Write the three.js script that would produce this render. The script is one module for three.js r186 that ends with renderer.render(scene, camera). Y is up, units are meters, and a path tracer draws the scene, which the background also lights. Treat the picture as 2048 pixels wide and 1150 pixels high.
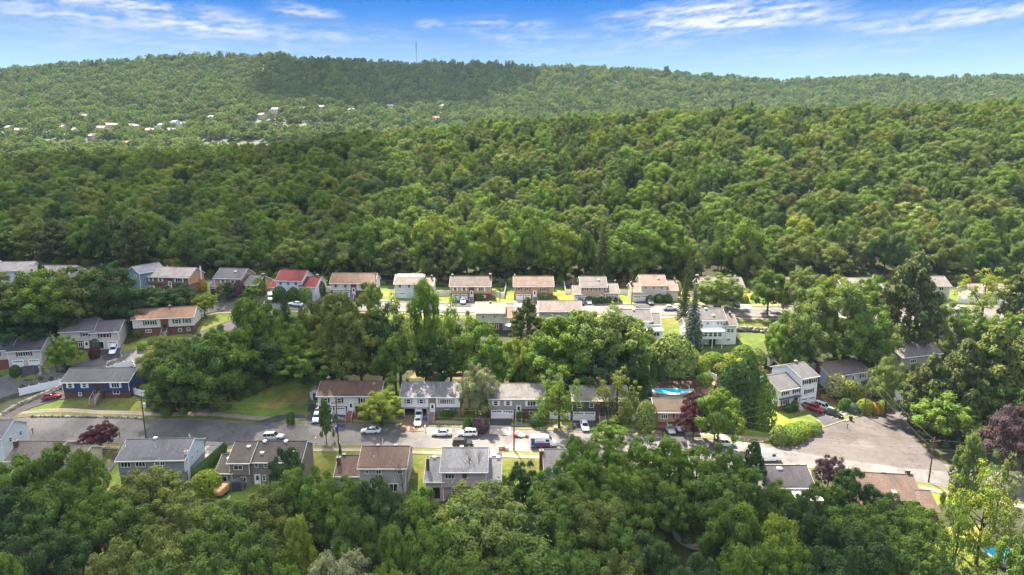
import * as THREE from 'three';
import { mergeGeometries } from 'three/addons/utils/BufferGeometryUtils.js';
import { RoundedBoxGeometry } from 'three/addons/geometries/RoundedBoxGeometry.js';
import { TessellateModifier } from 'three/addons/modifiers/TessellateModifier.js';

// ---------------------------------------------------------------- camera, sky, sun, exposure
const scene = new THREE.Scene();
const EYE = 67, PITCH = 12 * Math.PI / 180, F = 1365, CP = Math.cos(PITCH), SP = Math.sin(PITCH);
const camera = new THREE.PerspectiveCamera(2 * Math.atan(575 / F) * 180 / Math.PI, 2048 / 1150, 1, 9000);
camera.position.set(0, EYE, 0);
camera.rotation.x = -PITCH;
scene.add(camera);
const renderer = new THREE.WebGLRenderer();
renderer.toneMapping = THREE.LinearToneMapping;
renderer.toneMappingExposure = 4.9;
renderer.shadowMap.enabled = true;
const SUN = new THREE.Vector3(-3.0, 12.6, -7.8).normalize();
const sun = new THREE.DirectionalLight(new THREE.Color(1, 0.88, 0.72), 4.6);
sun.position.copy(SUN).multiplyScalar(1500).add(new THREE.Vector3(0, 0, -250));
sun.target.position.set(0, 0, -250);
sun.castShadow = true; sun.shadow.radius = 1.4; sun.shadow.mapSize.set(4096, 4096);
Object.assign(sun.shadow.camera, { left: -500, right: 500, top: 500, bottom: -500, near: 100, far: 3500 });
scene.add(sun, sun.target);
scene.fog = new THREE.FogExp2(new THREE.Color(0.56, 0.81, 1.0), 0.00006);

// seeded random and noise
const rng = (a) => () => { a = (a + 0x6d2b79f5) | 0; let t = Math.imul(a ^ (a >>> 15), 1 | a); t = (t + Math.imul(t ^ (t >>> 7), 61 | t)) ^ t; return ((t ^ (t >>> 14)) >>> 0) / 4294967296; };
const hash2 = (x, y) => { let h = Math.imul(x, 374761393) + Math.imul(y, 668265263); h = Math.imul(h ^ (h >>> 13), 1274126177); return ((h ^ (h >>> 16)) >>> 0) / 4294967296; };
const vnoise = (x, y) => { const i = Math.floor(x), j = Math.floor(y), a = x - i, b = y - j, s = a * a * (3 - 2 * a), t = b * b * (3 - 2 * b);
  const p = hash2(i, j), q = hash2(i + 1, j), r = hash2(i, j + 1), u = hash2(i + 1, j + 1); return p + (q - p) * s + (r - p) * t + (p - q - r + u) * s * t; };
const fbm = (x, y, n = 4) => { let v = 0, a = 0.5, s = 0; for (let k = 0; k < n; k++) { v += a * vnoise(x + k * 17.3, y - k * 9.1); s += a; a *= 0.5; x *= 2.03; y *= 2.03; } return v / s; };
const clamp = (x, a = 0, b = 1) => Math.min(b, Math.max(a, x)), lerp = (a, b, t) => a + (b - a) * t, smooth = (a, b, x) => { const t = clamp((x - a) / (b - a)); return t * t * (3 - 2 * t); };

// ---------------------------------------------------------------- pixel -> direction
const ray = (px, py) => { const x = (px - 1024) / F, y = -(py - 575) / F; return [x, y * CP - SP, -(y * SP + CP)]; };
// the sky: clear air paling to the horizon, fibres of high cirrus all round and unseen broken cloud overhead, made extra bright to fill the shade
{
  const W = 4096, Hh = 2048, data = new Float32Array(W * Hh * 4), R = rng(5), G = 1.0 / 4.7, streaks = [];
  const dirOf = (px, py) => { const d = ray(px, py), L = Math.hypot(...d); return [(Math.atan2(d[2], d[0]) / (2 * Math.PI) + 0.5) * 360, Math.asin(d[1] / L) * 180 / Math.PI]; };
  for (const [px, py, len, w, tilt, s] of [[230, 8, 17, 0.55, 0.01, 0.85], [300, 42, 26, 0.8, -0.035, 0.75], [560, 62, 22, 0.7, -0.03, 0.5], [610, 20, 6, 0.5, -0.05, 0.7], [110, 62, 14, 0.5, 0, 0.3], [1000, 50, 9, 0.7, 0.0, 0.55], [1040, 76, 8, 0.4, -0.02, 0.45], [1420, 38, 18, 1.35, 0.03, 1.0], [1520, 30, 14, 0.7, 0.02, 0.9], [1330, 22, 10, 0.4, 0.05, 0.7], [1640, 44, 12, 0.5, 0.01, 0.5], [1930, 40, 16, 0.55, 0.055, 0.9], [1960, 15, 14, 0.5, 0.02, 0.5], [860, 45, 2.5, 0.4, 0, 0.5], [1150, 72, 3, 0.3, 0, 0.35], [1700, 100, 26, 0.7, 0, 0.28], [400, 100, 30, 0.7, 0, 0.28], [1100, 102, 26, 0.6, 0, 0.25]]) { const [az, el] = dirOf(px, py); streaks.push([az, el, len, w, tilt, s]); }
  for (let q = 0; q < 110; q++) { const az = R() * 360; if (az > 46 && az < 134) continue; streaks.push([az, 5 + 22 * R() * R() + 3 * R(), 6 + 20 * R(), 0.4 + 1.0 * R(), (R() - 0.5) * 0.08, 0.3 + 0.7 * R()]); }
  for (let j = 0; j < Hh; j++) {
    const el = ((j + 0.5) / Hh - 0.5) * 180, e = Math.max(el, 0), near = streaks.filter((s) => Math.abs(s[1] - e) < 4.5);
    for (let i = 0; i < W; i++) {
      if (el < -0.5) { const q = (j * W + i) * 4; data[q] = 0.12 * G; data[q + 1] = 0.15 * G; data[q + 2] = 0.12 * G; data[q + 3] = 1; continue; }
      const az = (i + 0.5) / W * 360, k = smooth(2.5, 11.4, e), k2 = smooth(14, 70, e);
      let c = [lerp(0.62, 0.002, k), lerp(0.90, 0.225, k), lerp(1.02, 0.82, k)];
      c = [lerp(c[0], 0.05, k2), lerp(c[1], 0.20, k2), lerp(c[2], 0.60, k2)];
      let cl = 0;
      for (const [a0, e0, len, w, tilt, s] of near) { let da = az - a0; if (da > 180) da -= 360; if (da < -180) da += 360; const x = da / (len * 0.5); if (Math.abs(x) > 1.25) continue; const y = (e - e0 - tilt * da) / w + 1.5 * (fbm(az * 0.22 + e0 * 3, e * 0.5 + a0, 3) - 0.5), f = fbm(az * 0.42 + a0, (e - tilt * da) * 4.2 + e0 * 7, 4), g = fbm(az * 1.3 + 3, (e - (tilt + 0.16) * da) * 9.0, 4); cl += s * Math.exp(-y * y * 1.3) * smooth(1.25, 0.2, Math.abs(x)) * smooth(0.34, 0.72, 0.52 * f + 0.48 * g) * 1.15; }
      cl = clamp(cl) * smooth(0.5, 3, e);
      const over = e < 15 ? 0 : smooth(0.30, 0.55, fbm(az * 0.045 + 70, e * 0.06 + 9, 4)) * smooth(15, 32, e), wb = lerp(0.98, 2.4, smooth(14, 34, e)); cl = Math.max(cl * (1 - over), over);  // unseen overhead cloud, its brightness raised to lift shaded walls and street
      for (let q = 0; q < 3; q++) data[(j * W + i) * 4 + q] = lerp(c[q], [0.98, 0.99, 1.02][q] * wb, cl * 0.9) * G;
      data[(j * W + i) * 4 + 3] = 1;
    }
  }
  const t = new THREE.DataTexture(data, W, Hh, THREE.RGBAFormat, THREE.FloatType);
  t.mapping = THREE.EquirectangularReflectionMapping; t.magFilter = THREE.LinearFilter; t.needsUpdate = true;
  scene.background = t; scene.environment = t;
}

// ---------------------------------------------------------------- pixel <-> world
const project = (x, y, z) => { const v = y - EYE, yc = v * CP - z * SP, zc = -(v * SP + z * CP); return [1024 + F * x / zc, 575 - F * yc / zc, zc]; };

// ---------------------------------------------------------------- terrain height
const CTL = []; // world [x, r, h]
const atH = (px, py, h) => { const d = ray(px, py), t = (h - EYE) / d[1]; CTL.push([d[0] * t, -d[2] * t, h]); };
const atR = (px, py, r, drop = 0) => { const d = ray(px, py), t = r / -d[2]; CTL.push([d[0] * t, r, EYE + d[1] * t - drop]); };
for (const a of [
  [-250, 858, 0.6], [0, 861, 0.5], [300, 864, 0.3], [600, 869, 0.1], [850, 874, 0], [1100, 883, 0], [1300, 893, 0], [1500, 905, 0], [1700, 918, 0], [1900, 948, -0.3], [2200, 995, -0.8],
  [30, 826, 1.8], [200, 796, 4], [130, 797, 4], [262, 795, 4], [200, 828, 1.9], [320, 830, 1.6], [500, 846, 0.4], [560, 800, 3], [480, 780, 5], [600, 765, 6],
  [700, 831, 1], [860, 833, 1], [1030, 837, 1], [1200, 841, 0.8], [1340, 852, 0.7], [850, 745, 5.2], [980, 747, 5], [1150, 750, 5], [1340, 775, 2.6], [1340, 742, 6], [700, 752, 5.5],
  [1420, 690, 8], [1280, 690, 8], [1130, 690, 8], [1000, 662, 10], [850, 690, 8.5], [700, 690, 9], [600, 690, 9.5], [500, 690, 9],
  [430, 612, 13.6], [620, 611, 13.2], [850, 616, 13], [1000, 617, 13], [1250, 619, 13], [1400, 621, 13], [1550, 625, 12.9], [1700, 628, 13], [1900, 628, 13], [2100, 628, 13],
  [705, 592, 14.9], [940, 600, 13.6], [1070, 600, 13.6], [1190, 603, 13.5], [1310, 600, 13.6], [1440, 600, 13.8],
  [0, 781, 2], [150, 737, 5.4], [260, 717, 7.2], [380, 684, 9.4], [470, 650, 11.5], [560, 625, 12.8], [-150, 820, 1], [40, 735, 6.8], [200, 696, 8.8], [330, 669, 10.6],
  [1600, 808, 1.5], [1690, 770, 3], [1830, 738, 5], [1940, 692, 7], [1535, 728, 6], [1700, 850, 0.3], [1800, 818, 0.9], [1850, 920, 0], [2000, 880, 0.6], [2000, 790, 3], [2050, 700, 7], [1600, 700, 8], [1700, 720, 7],
  [320, 965, -1.5], [930, 985, -2], [740, 972, -1.7], [520, 965, -1.6], [100, 955, -1.2], [740, 900, -0.2], [1100, 985, -2], [1400, 1000, -2.2], [1580, 1000, -1.8], [1790, 1030, -1.8],
  [0, 1150, -5], [600, 1150, -5.5], [1200, 1150, -6], [1700, 1150, -5], [2048, 1150, -4.5], [1024, 1400, -9], [100, 1400, -8], [1900, 1400, -8], [1024, 2000, -11],
  [-250, 960, -1], [2250, 900, 1], [2250, 700, 8],
]) atH(...a);
for (const a of [[340, 567, 228], [465, 588, 226], [590, 592, 229], [268, 549, 240], [90, 556, 227], [20, 548, 230], [-200, 540, 232], [1580, 588, 233], [1720, 586, 233], [1880, 590, 233], [2100, 590, 233]]) atR(...a);
// wooded hill: ground rises from behind the upper gardens to a crest whose tree tops meet the skyline of the photograph
const CREST = [[-500, 318, 410], [-100, 305, 408], [150, 298, 408], [420, 287, 410], [700, 258, 414], [900, 242, 420], [1150, 222, 426], [1400, 210, 432], [1650, 206, 436], [1900, 196, 440], [2150, 192, 440], [2500, 186, 440]];
for (const [px, py, rc] of CREST) {
  const d = ray(px, py), t = rc / -d[2], hc = EYE + d[1] * t - 15.5, base = px < 300 ? 24.5 : px < 600 ? 19 : 16.5;
  const add = (r, h) => CTL.push([d[0] * t * r / rc, r, h]);
  add(256, base - 1); add(268, base + 1.5); add(310, lerp(base, hc, 0.33)); add(360, lerp(base, hc, 0.66)); add(rc, hc); add(rc + 50, hc - 4); add(rc + 130, lerp(hc, 44, 0.4)); add(rc + 220, lerp(hc, 40, 0.8));
}
const N = CTL.length, S = 100;
const phi = (d2) => d2 < 1e-12 ? 0 : 0.5 * d2 * Math.log(d2);
const TPS = (() => {
  const n = N + 3, A = Array.from({ length: n }, () => new Float64Array(n + 1));
  for (let i = 0; i < N; i++) {
    const [x, r, h] = CTL[i];
    for (let j = 0; j < N; j++) A[i][j] = phi(((x - CTL[j][0]) ** 2 + (r - CTL[j][1]) ** 2) / S / S);
    A[i][i] += 0.0016;
    A[i][N] = A[N][i] = 1; A[i][N + 1] = A[N + 1][i] = x / S; A[i][N + 2] = A[N + 2][i] = r / S; A[i][n] = h;
  }
  for (let c = 0; c < n; c++) {
    let p = c; for (let k = c + 1; k < n; k++) if (Math.abs(A[k][c]) > Math.abs(A[p][c])) p = k;
    [A[c], A[p]] = [A[p], A[c]];
    for (let k = c + 1; k < n; k++) { const f = A[k][c] / A[c][c]; if (f) for (let j = c; j <= n; j++) A[k][j] -= f * A[c][j]; }
  }
  const w = new Float64Array(n);
  for (let c = n - 1; c >= 0; c--) { let s = A[c][n]; for (let j = c + 1; j < n; j++) s -= A[c][j] * w[j]; w[c] = s / A[c][c]; }
  return w;
})();
const tps = (x, r) => { let s = TPS[N] + TPS[N + 1] * x / S + TPS[N + 2] * r / S; for (let j = 0; j < N; j++) s += TPS[j] * phi(((x - CTL[j][0]) ** 2 + (r - CTL[j][1]) ** 2) / S / S); return s; };
// far valley and the long mountain
const RIDGE = [[-900, 160], [-400, 148], [0, 134], [150, 124], [400, 108], [560, 107], [620, 113], [850, 124], [1100, 131], [1170, 129], [1250, 133], [1330, 139], [1420, 146], [1560, 159], [1680, 151], [1760, 146], [1850, 153], [2048, 146], [2500, 140], [3000, 150]];
const RR = 1360;
const farH = (x, r) => {
  const px = 1024 + F * x / (r * 0.98); let k = 0; while (k < RIDGE.length - 2 && RIDGE[k + 1][0] < px) k++;
  const [a, ya] = RIDGE[k], [b, yb] = RIDGE[k + 1], y = lerp(ya, yb, smooth(0, 1, clamp((px - a) / (b - a))));
  const d = ray(1024, y), hr = EYE + d[1] * RR / -d[2] - 11, t = (r - 640) / (RR - 640);
  const roll = 9 * (fbm(x * 0.006 + 3, r * 0.006, 3) - 0.5) * clamp(t * 3) * clamp((1.15 - t) * 3);
  if (t < 0) return 40; if (t < 1) return 40 + (hr - 40) * (0.30 * t + 0.70 * t * t) + roll; return hr - (r - RR) * 0.25 + roll * 0.4;
};
const GX0 = -420, GX1 = 420, GR0 = 30, GR1 = 660, GS = 3, GW = (GX1 - GX0) / GS + 1, GH = (GR1 - GR0) / GS + 1;
const GRID = new Float32Array(GW * GH);
for (let j = 0; j < GH; j++) for (let i = 0; i < GW; i++) { const x = GX0 + i * GS, r = GR0 + j * GS, b = smooth(480, 650, r); GRID[j * GW + i] = b >= 1 ? farH(x, r) : lerp(tps(x, r), b > 0 ? farH(x, r) : 0, b); }
const hAt = (x, z) => {
  const r = -z; if (r > GR1 || Math.abs(x) > GX1) return r > 640 ? farH(x, r) : hAt(clamp(x, GX0, GX1), -Math.min(r, GR1));
  const u = clamp((x - GX0) / GS, 0, GW - 1.001), v = clamp((r - GR0) / GS, 0, GH - 1.001), i = Math.floor(u), j = Math.floor(v), a = u - i, b = v - j, k = j * GW + i;
  return lerp(lerp(GRID[k], GRID[k + 1], a), lerp(GRID[k + GW], GRID[k + GW + 1], a), b);
};
const ground = (px, py) => { // first hit of the pixel's ray with the terrain
  const d = ray(px, py); let p = 40 / -d[2];
  for (let r = 40; r < 1500; r += 2) { const t = r / -d[2]; if (EYE + d[1] * t < hAt(d[0] * t, d[2] * t)) { let a = p, b = t; for (let k = 0; k < 18; k++) { const m = (a + b) / 2; if (EYE + d[1] * m < hAt(d[0] * m, d[2] * m)) b = m; else a = m; } p = b; break; } p = t; }
  const x = d[0] * p, z = d[2] * p; return new THREE.Vector3(x, hAt(x, z), z);
};
const mpp = (v) => project(v.x, v.y, v.z)[2] / F; // metres per photograph pixel at a point

// ---------------------------------------------------------------- naming helpers
const used = new Map();
const numbered = (n) => { const k = used.get(n) ?? 0; used.set(n, k + 1); return k ? n + '_' + String(k).padStart(3, '0') : n; };
const shade = (o) => { o.traverse((m) => { if (m.isMesh) { m.castShadow = true; m.receiveShadow = true; } }); return o; };
function thing(name, label, category, at, yaw = 0, group) { const o = new THREE.Group(); o.name = numbered(name); o.userData = { label, category }; if (group) o.userData.group = group; o.position.copy(at); o.rotation.y = yaw; scene.add(o); return o; }
function part(name, geo, m, parent) { const o = new THREE.Mesh(geo, m); o.name = name; o.castShadow = o.receiveShadow = true; parent.add(o); return o; }
function single(name, label, category, geo, m, at, yaw = 0, group) { const o = new THREE.Mesh(geo, m); o.name = numbered(name); o.userData = { label, category }; if (group) o.userData.group = group; if (at) o.position.copy(at); o.rotation.y = yaw; o.castShadow = o.receiveShadow = true; scene.add(o); return o; }
function struct(name, geo, m) { const o = new THREE.Mesh(geo, m); o.name = numbered(name); o.userData = { kind: 'structure' }; o.castShadow = o.receiveShadow = true; scene.add(o); return o; }
const V = (x, y, z) => new THREE.Vector3(x, y, z);

// ---------------------------------------------------------------- textures and materials
function tex(w, h, fn, repeatMetres, srgb = true) {
  const d = new Uint8Array(w * h * 4);
  for (let j = 0; j < h; j++) for (let i = 0; i < w; i++) { const c = fn(i / w, j / h, i, j), k = (j * w + i) * 4; if (typeof c === 'number') d[k] = d[k + 1] = d[k + 2] = clamp(c) * 255; else for (let q = 0; q < 3; q++) d[k + q] = clamp(c[q]) * 255; d[k + 3] = 255; }
  const t = new THREE.DataTexture(d, w, h, THREE.RGBAFormat); t.wrapS = t.wrapT = THREE.RepeatWrapping; t.magFilter = THREE.LinearFilter; t.minFilter = THREE.LinearMipmapLinearFilter; if (srgb) t.colorSpace = THREE.SRGBColorSpace;
  t.repeat.set(1 / repeatMetres, 1 / repeatMetres); t.needsUpdate = true; return t;
}
const tn = (u, v, f, s) => { // tileable noise: blend of four shifted copies
  const a = u * f, b = v * f, n = (x, y) => fbm(x + s, y + s * 1.7, 3); return lerp(lerp(n(a, b), n(a - f, b), u), lerp(n(a, b - f), n(a - f, b - f), u), v); };
const T = {
  shingle: tex(512, 512, (u, v, i, j) => { const row = Math.floor(v * 64), tab = Math.floor(u * 40 + (row % 3) * 0.37); return 0.84 + 0.16 * (hash2(tab, row) - 0.5) + 0.10 * (hash2(i, j) - 0.5) + 0.34 * (tn(u, v * 0.35, 9, 3) - 0.5) + 0.18 * (tn(u, v, 3, 8) - 0.5); }, 9),
  siding: tex(128, 512, (u, v, i, j) => { const f = (v * 32) % 1; return 0.93 + 0.05 * (hash2(Math.floor(v * 32), Math.floor(u * 3)) - 0.5) - (f < 0.14 ? 0.12 : 0) + 0.04 * (hash2(i, j) - 0.5) + 0.09 * (tn(u, v, 4, 5) - 0.5); }, 4.8),
  brick: tex(256, 256, (u, v, i, j) => { const row = Math.floor(v * 32), fx = (u * 12 + (row % 2) * 0.5) % 1, fy = (v * 32) % 1; if (fx < 0.07 || fy < 0.16) return [0.95, 0.97, 1.0]; const k = hash2(Math.floor(u * 12 + (row % 2) * 0.5), row); return [0.72 + 0.3 * k, 0.66 + 0.3 * k, 0.64 + 0.28 * k]; }, 2.6),
  asphalt: tex(1024, 1024, (u, v, i, j) => -0.11 * smooth(0.012, 0.003, Math.abs(tn(u, v, 7, 31) - 0.5)) - 0.07 * smooth(0.01, 0.002, Math.abs(tn(u, v, 16, 47) - 0.47)) + 0.06 * (smooth(0.56, 0.57, tn(u, v, 4, 60)) - 0.5) + 0.84 + 0.16 * (hash2(i, j) - 0.5) + 0.30 * (tn(u, v, 5, 2) - 0.5) + 0.16 * (tn(u, v, 22, 4) - 0.5), 26),
  concrete: tex(256, 256, (u, v, i, j) => 0.88 + 0.08 * (hash2(i, j) - 0.5) + 0.25 * (tn(u, v, 5, 6) - 0.5) - ((v * 4) % 1 < 0.03 ? 0.2 : 0), 6),
  paver: tex(256, 256, (u, v, i, j) => { const r = Math.floor(v * 20), k = hash2(Math.floor(u * 10 + (r % 2) * 0.5), r); return [0.78 + 0.3 * k, 0.76 + 0.24 * k, 0.76 + 0.2 * k]; }, 3),
  bark: tex(128, 128, (u, v, i, j) => 0.7 + 0.5 * (tn(u * 2, v * 0.4, 8, 2) - 0.5) + 0.2 * (hash2(i, j) - 0.5), 1.2),
  rough: tex(256, 256, (u, v, i, j) => 0.84 + 0.16 * (hash2(i, j) - 0.5) + 0.35 * (tn(u, v, 6, 12) - 0.5), 5),
};
const mats = new Map();
function M(color, o = {}) {
  const key = color + JSON.stringify({ ...o, map: o.map?.uuid, bumpMap: o.bumpMap?.uuid });
  if (!mats.has(key)) mats.set(key, new THREE.MeshStandardMaterial({ color, roughness: 0.85, ...o }));
  return mats.get(key);
}
const roofM = (c) => M('#' + new THREE.Color(c).multiplyScalar(1.22).getHexString(), { map: T.shingle, roughness: 0.95 }), sideM = (c) => M(c, { map: T.siding, roughness: 0.7 }), brickM = (c) => M(c, { map: T.brick, roughness: 0.9 });
const TRIM = M('#e9e8e4', { roughness: 0.55 }), GLASS = M('#1c242b', { roughness: 0.06, metalness: 0.0 }), DARK = M('#26282b'), CONC = M('#b9b0a6', { map: T.concrete }), STEEL = M('#8c8f92', { roughness: 0.4, metalness: 0.7 });
const WOODPOLE = M('#8a6f55', { map: T.bark }), VINYL = M('#ecebea', { roughness: 0.5 }), BRICKRED = brickM('#7d4f42');

// ---------------------------------------------------------------- geometry helpers: everything non-indexed, uv in metres
function boxUV(g) {
  g = g.index ? g.toNonIndexed() : g; for (const k of Object.keys(g.attributes)) if (!['position', 'normal', 'color'].includes(k)) g.deleteAttribute(k);
  if (!g.attributes.normal) g.computeVertexNormals();
  const p = g.attributes.position, uv = new Float32Array(p.count * 2), a = V(), b = V(), c = V();
  for (let i = 0; i < p.count; i += 3) {
    a.fromBufferAttribute(p, i); b.fromBufferAttribute(p, i + 1).sub(a); c.fromBufferAttribute(p, i + 2).sub(a); b.cross(c); const nx = Math.abs(b.x), ny = Math.abs(b.y), nz = Math.abs(b.z);
    for (let k = i; k < i + 3; k++) { const x = p.getX(k), y = p.getY(k), z = p.getZ(k); const w = ny >= nx && ny >= nz ? [x, z] : nx > nz ? [z, y] : [x, y]; uv[k * 2] = w[0]; uv[k * 2 + 1] = w[1]; }
  }
  g.setAttribute('uv', new THREE.BufferAttribute(uv, 2)); return g;
}
const merge = (list) => mergeGeometries(list.map((g) => g.attributes.uv && !g.index ? g : boxUV(g)));
const box = (x0, x1, y0, y1, z0, z1) => { const g = new THREE.BoxGeometry(x1 - x0, y1 - y0, z1 - z0); g.translate((x0 + x1) / 2, (y0 + y1) / 2, (z0 + z1) / 2); return boxUV(g); };
const rbox = (w, h, d, r = 0.03) => boxUV(new RoundedBoxGeometry(w, h, d, 1, r));
const cyl = (r0, r1, h, n = 8, x = 0, y = 0, z = 0) => { const g = new THREE.CylinderGeometry(r1, r0, h, n); g.translate(x, y + h / 2, z); return boxUV(g); };
function bar(a, b, r0, r1 = r0, n = 6) { const d = b.clone().sub(a), L = d.length(), g = new THREE.CylinderGeometry(r1, r0, L, n, 1, false); g.translate(0, L / 2, 0); g.applyQuaternion(new THREE.Quaternion().setFromUnitVectors(V(0, 1, 0), d.normalize())); g.translate(a.x, a.y, a.z); return boxUV(g); }
function quads(list) { // [[p,p,p,p], ...] to a flat shaded geometry
  const v = []; for (const q of list) { v.push(...q[0], ...q[1], ...q[2]); if (q[3]) v.push(...q[0], ...q[2], ...q[3]); }
  const g = new THREE.BufferGeometry(); g.setAttribute('position', new THREE.Float32BufferAttribute(v, 3)); g.computeVertexNormals(); return boxUV(g);
}
// ---------------------------------------------------------------- ground
const MX = 320, MR0 = 70, MR1 = 300; // the painted part of the ground, metres
const poly = (pts) => pts.map(([x, y]) => { const g = ground(x, y); return [g.x, -g.z]; });
{
  const W = 2048, Hh = 1024, cv = document.createElement('canvas'); cv.width = W; cv.height = Hh;
  const c = cv.getContext('2d'), sx = W / (2 * MX), sy = Hh / (MR1 - MR0);
  const KIND = { // base colours of what lies on the ground, sRGB of the albedo
    woods: [52, 56, 30], litter: [48, 50, 27], lawn: [82, 98, 30], bright: [92, 104, 28], dry: [112, 104, 50], cool: [88, 106, 35], dirt: [122, 98, 74], mulch: [84, 60, 46], rough: [80, 94, 36] };
  const kinds = Object.keys(KIND);
  c.fillStyle = 'rgb(0,0,0)'; c.fillRect(0, 0, W, Hh);
  const fill = (kind, pts, world = false) => { const p = world ? pts : poly(pts); c.fillStyle = `rgb(${kinds.indexOf(kind) * 20},0,0)`; c.beginPath(); p.forEach(([x, r], k) => c[k ? 'lineTo' : 'moveTo']((x + MX) * sx, (r - MR0) * sy)); c.fill(); };
  fill('litter', [[-MX, 252], [-120, 250], [-40, 252], [60, 252], [MX, 254], [MX, 300], [-MX, 300]], true);
  fill('cool', [[0, 865], [0, 840], [60, 800], [150, 790], [270, 790], [330, 815], [330, 865]]);
  fill('cool', [[330, 870], [330, 838], [400, 802], [470, 778], [560, 760], [630, 752], [660, 760], [660, 860]]);
  fill('dry', [[500, 815], [560, 790], [610, 775], [620, 800], [560, 818]]);
  fill('bright', [[655, 862], [660, 760], [800, 765], [930, 770], [1100, 770], [1290, 785], [1300, 885], [900, 870]]);
  fill('lawn', [[655, 862], [660, 780], [800, 790], [800, 866]]);
  fill('dirt', [[820, 757], [840, 738], [930, 738], [940, 757]]);
  fill('dirt', [[1395, 775], [1400, 745], [1440, 735], [1480, 755], [1440, 790], [1410, 800]]);
  fill('dry', [[1480, 745], [1510, 725], [1530, 725], [1535, 760], [1510, 760]]);
  fill('rough', [[1390, 740], [1370, 700], [1420, 692], [1500, 690], [1560, 690], [1530, 722], [1450, 735]]);
  fill('lawn', [[380, 585], [430, 560], [540, 570], [760, 570], [900, 575], [1400, 575], [1560, 580], [1560, 640], [1150, 640], [640, 640], [380, 640]]);
  fill('bright', [[870, 625], [875, 580], [1000, 575], [1500, 580], [1500, 628]]);
  fill('lawn', [[1900, 640], [1880, 580], [2048, 570], [2048, 640]]);
  fill('cool', [[250, 690], [330, 665], [390, 640], [480, 625], [490, 650], [420, 668], [360, 685], [280, 712]]);
  fill('cool', [[60, 760], [0, 772], [0, 735], [80, 728], [120, 705], [250, 690], [275, 705], [200, 730]]);
  fill('lawn', [[1470, 640], [1560, 635], [1570, 690], [1480, 690]]);
  fill('lawn', [[1310, 690], [1320, 640], [1370, 640], [1370, 690]]);
  fill('bright', [[1470, 905], [1470, 830], [1540, 790], [1640, 790], [1760, 760], [1830, 790], [1760, 830], [1560, 900]]);
  fill('mulch', [[1650, 800], [1690, 785], [1770, 785], [1800, 800], [1720, 835]]);
  fill('cool', [[-20, 890], [400, 890], [620, 893], [850, 900], [1120, 905], [1120, 1000], [-20, 1000]]);
  fill('lawn', [[620, 893], [880, 898], [1120, 905], [1120, 990], [620, 990]]);
  fill('bright', [[1840, 960], [2048, 975], [2048, 1010], [1840, 1010]]);
  fill('bright', [[1820, 1060], [1960, 1050], [1990, 1150], [1830, 1150]]);
  fill('dry', [[170, 1080], [215, 1060], [220, 1150], [160, 1150]]);
  fill('mulch', [[1300, 790], [1295, 738], [1380, 738], [1410, 790]]);
  const src = c.getImageData(0, 0, W, Hh).data, out = new Uint8Array(W * Hh * 4);
  for (let j = 0; j < Hh; j++) for (let i = 0; i < W; i++) {
    const x = i / sx, r = j / sy, jx = clamp(Math.round(i + sx * 1.5 * (fbm(x * 0.35, r * 0.35, 3) - 0.5)), 0, W - 1), jy = clamp(Math.round(j + sy * 1.5 * (fbm(x * 0.35 + 50, r * 0.35, 3) - 0.5)), 0, Hh - 1);
    const k = kinds[Math.round(src[(jy * W + jx) * 4] / 20)] ?? 'woods', base = KIND[k];
    const n = 1 + 0.55 * (fbm(x * 0.12, r * 0.12, 4) - 0.5) + 0.30 * (fbm(x * 0.9, r * 0.9, 2) - 0.5) + 0.16 * (hash2(i, j) - 0.5), dry = smooth(0.55, 0.72, fbm(x * 0.07 + 9, r * 0.09, 4));
    const mow = k === 'bright' || k === 'lawn' || k === 'cool' ? dry : 0;
    out[(j * W + i) * 4] = clamp((base[0] + 18 * mow) * n, 0, 255); out[(j * W + i) * 4 + 1] = clamp((base[1] + 4 * mow) * n, 0, 255); out[(j * W + i) * 4 + 2] = clamp((base[2] + 10 * mow) * n, 0, 255); out[(j * W + i) * 4 + 3] = 255;
  }
  const t = new THREE.DataTexture(out, W, Hh, THREE.RGBAFormat); t.colorSpace = THREE.SRGBColorSpace; t.magFilter = THREE.LinearFilter; t.needsUpdate = true;
  const pos = new Float32Array(GW * GH * 3), uv = new Float32Array(GW * GH * 2), idx = [];
  for (let j = 0; j < GH; j++) for (let i = 0; i < GW; i++) { const k = j * GW + i, x = GX0 + i * GS, r = GR0 + j * GS; pos.set([x, GRID[k], -r], k * 3); uv.set([(x + MX) / (2 * MX), (r - MR0) / (MR1 - MR0)], k * 2); if (i && j) idx.push(k - GW - 1, k - GW, k - 1, k - GW, k, k - 1); }
  const g = new THREE.BufferGeometry(); g.setAttribute('position', new THREE.BufferAttribute(pos, 3)); g.setAttribute('uv', new THREE.BufferAttribute(uv, 2)); g.setIndex(idx); g.computeVertexNormals();
  struct('ground', g, new THREE.MeshStandardMaterial({ map: t, roughness: 0.98 }));
}
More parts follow.
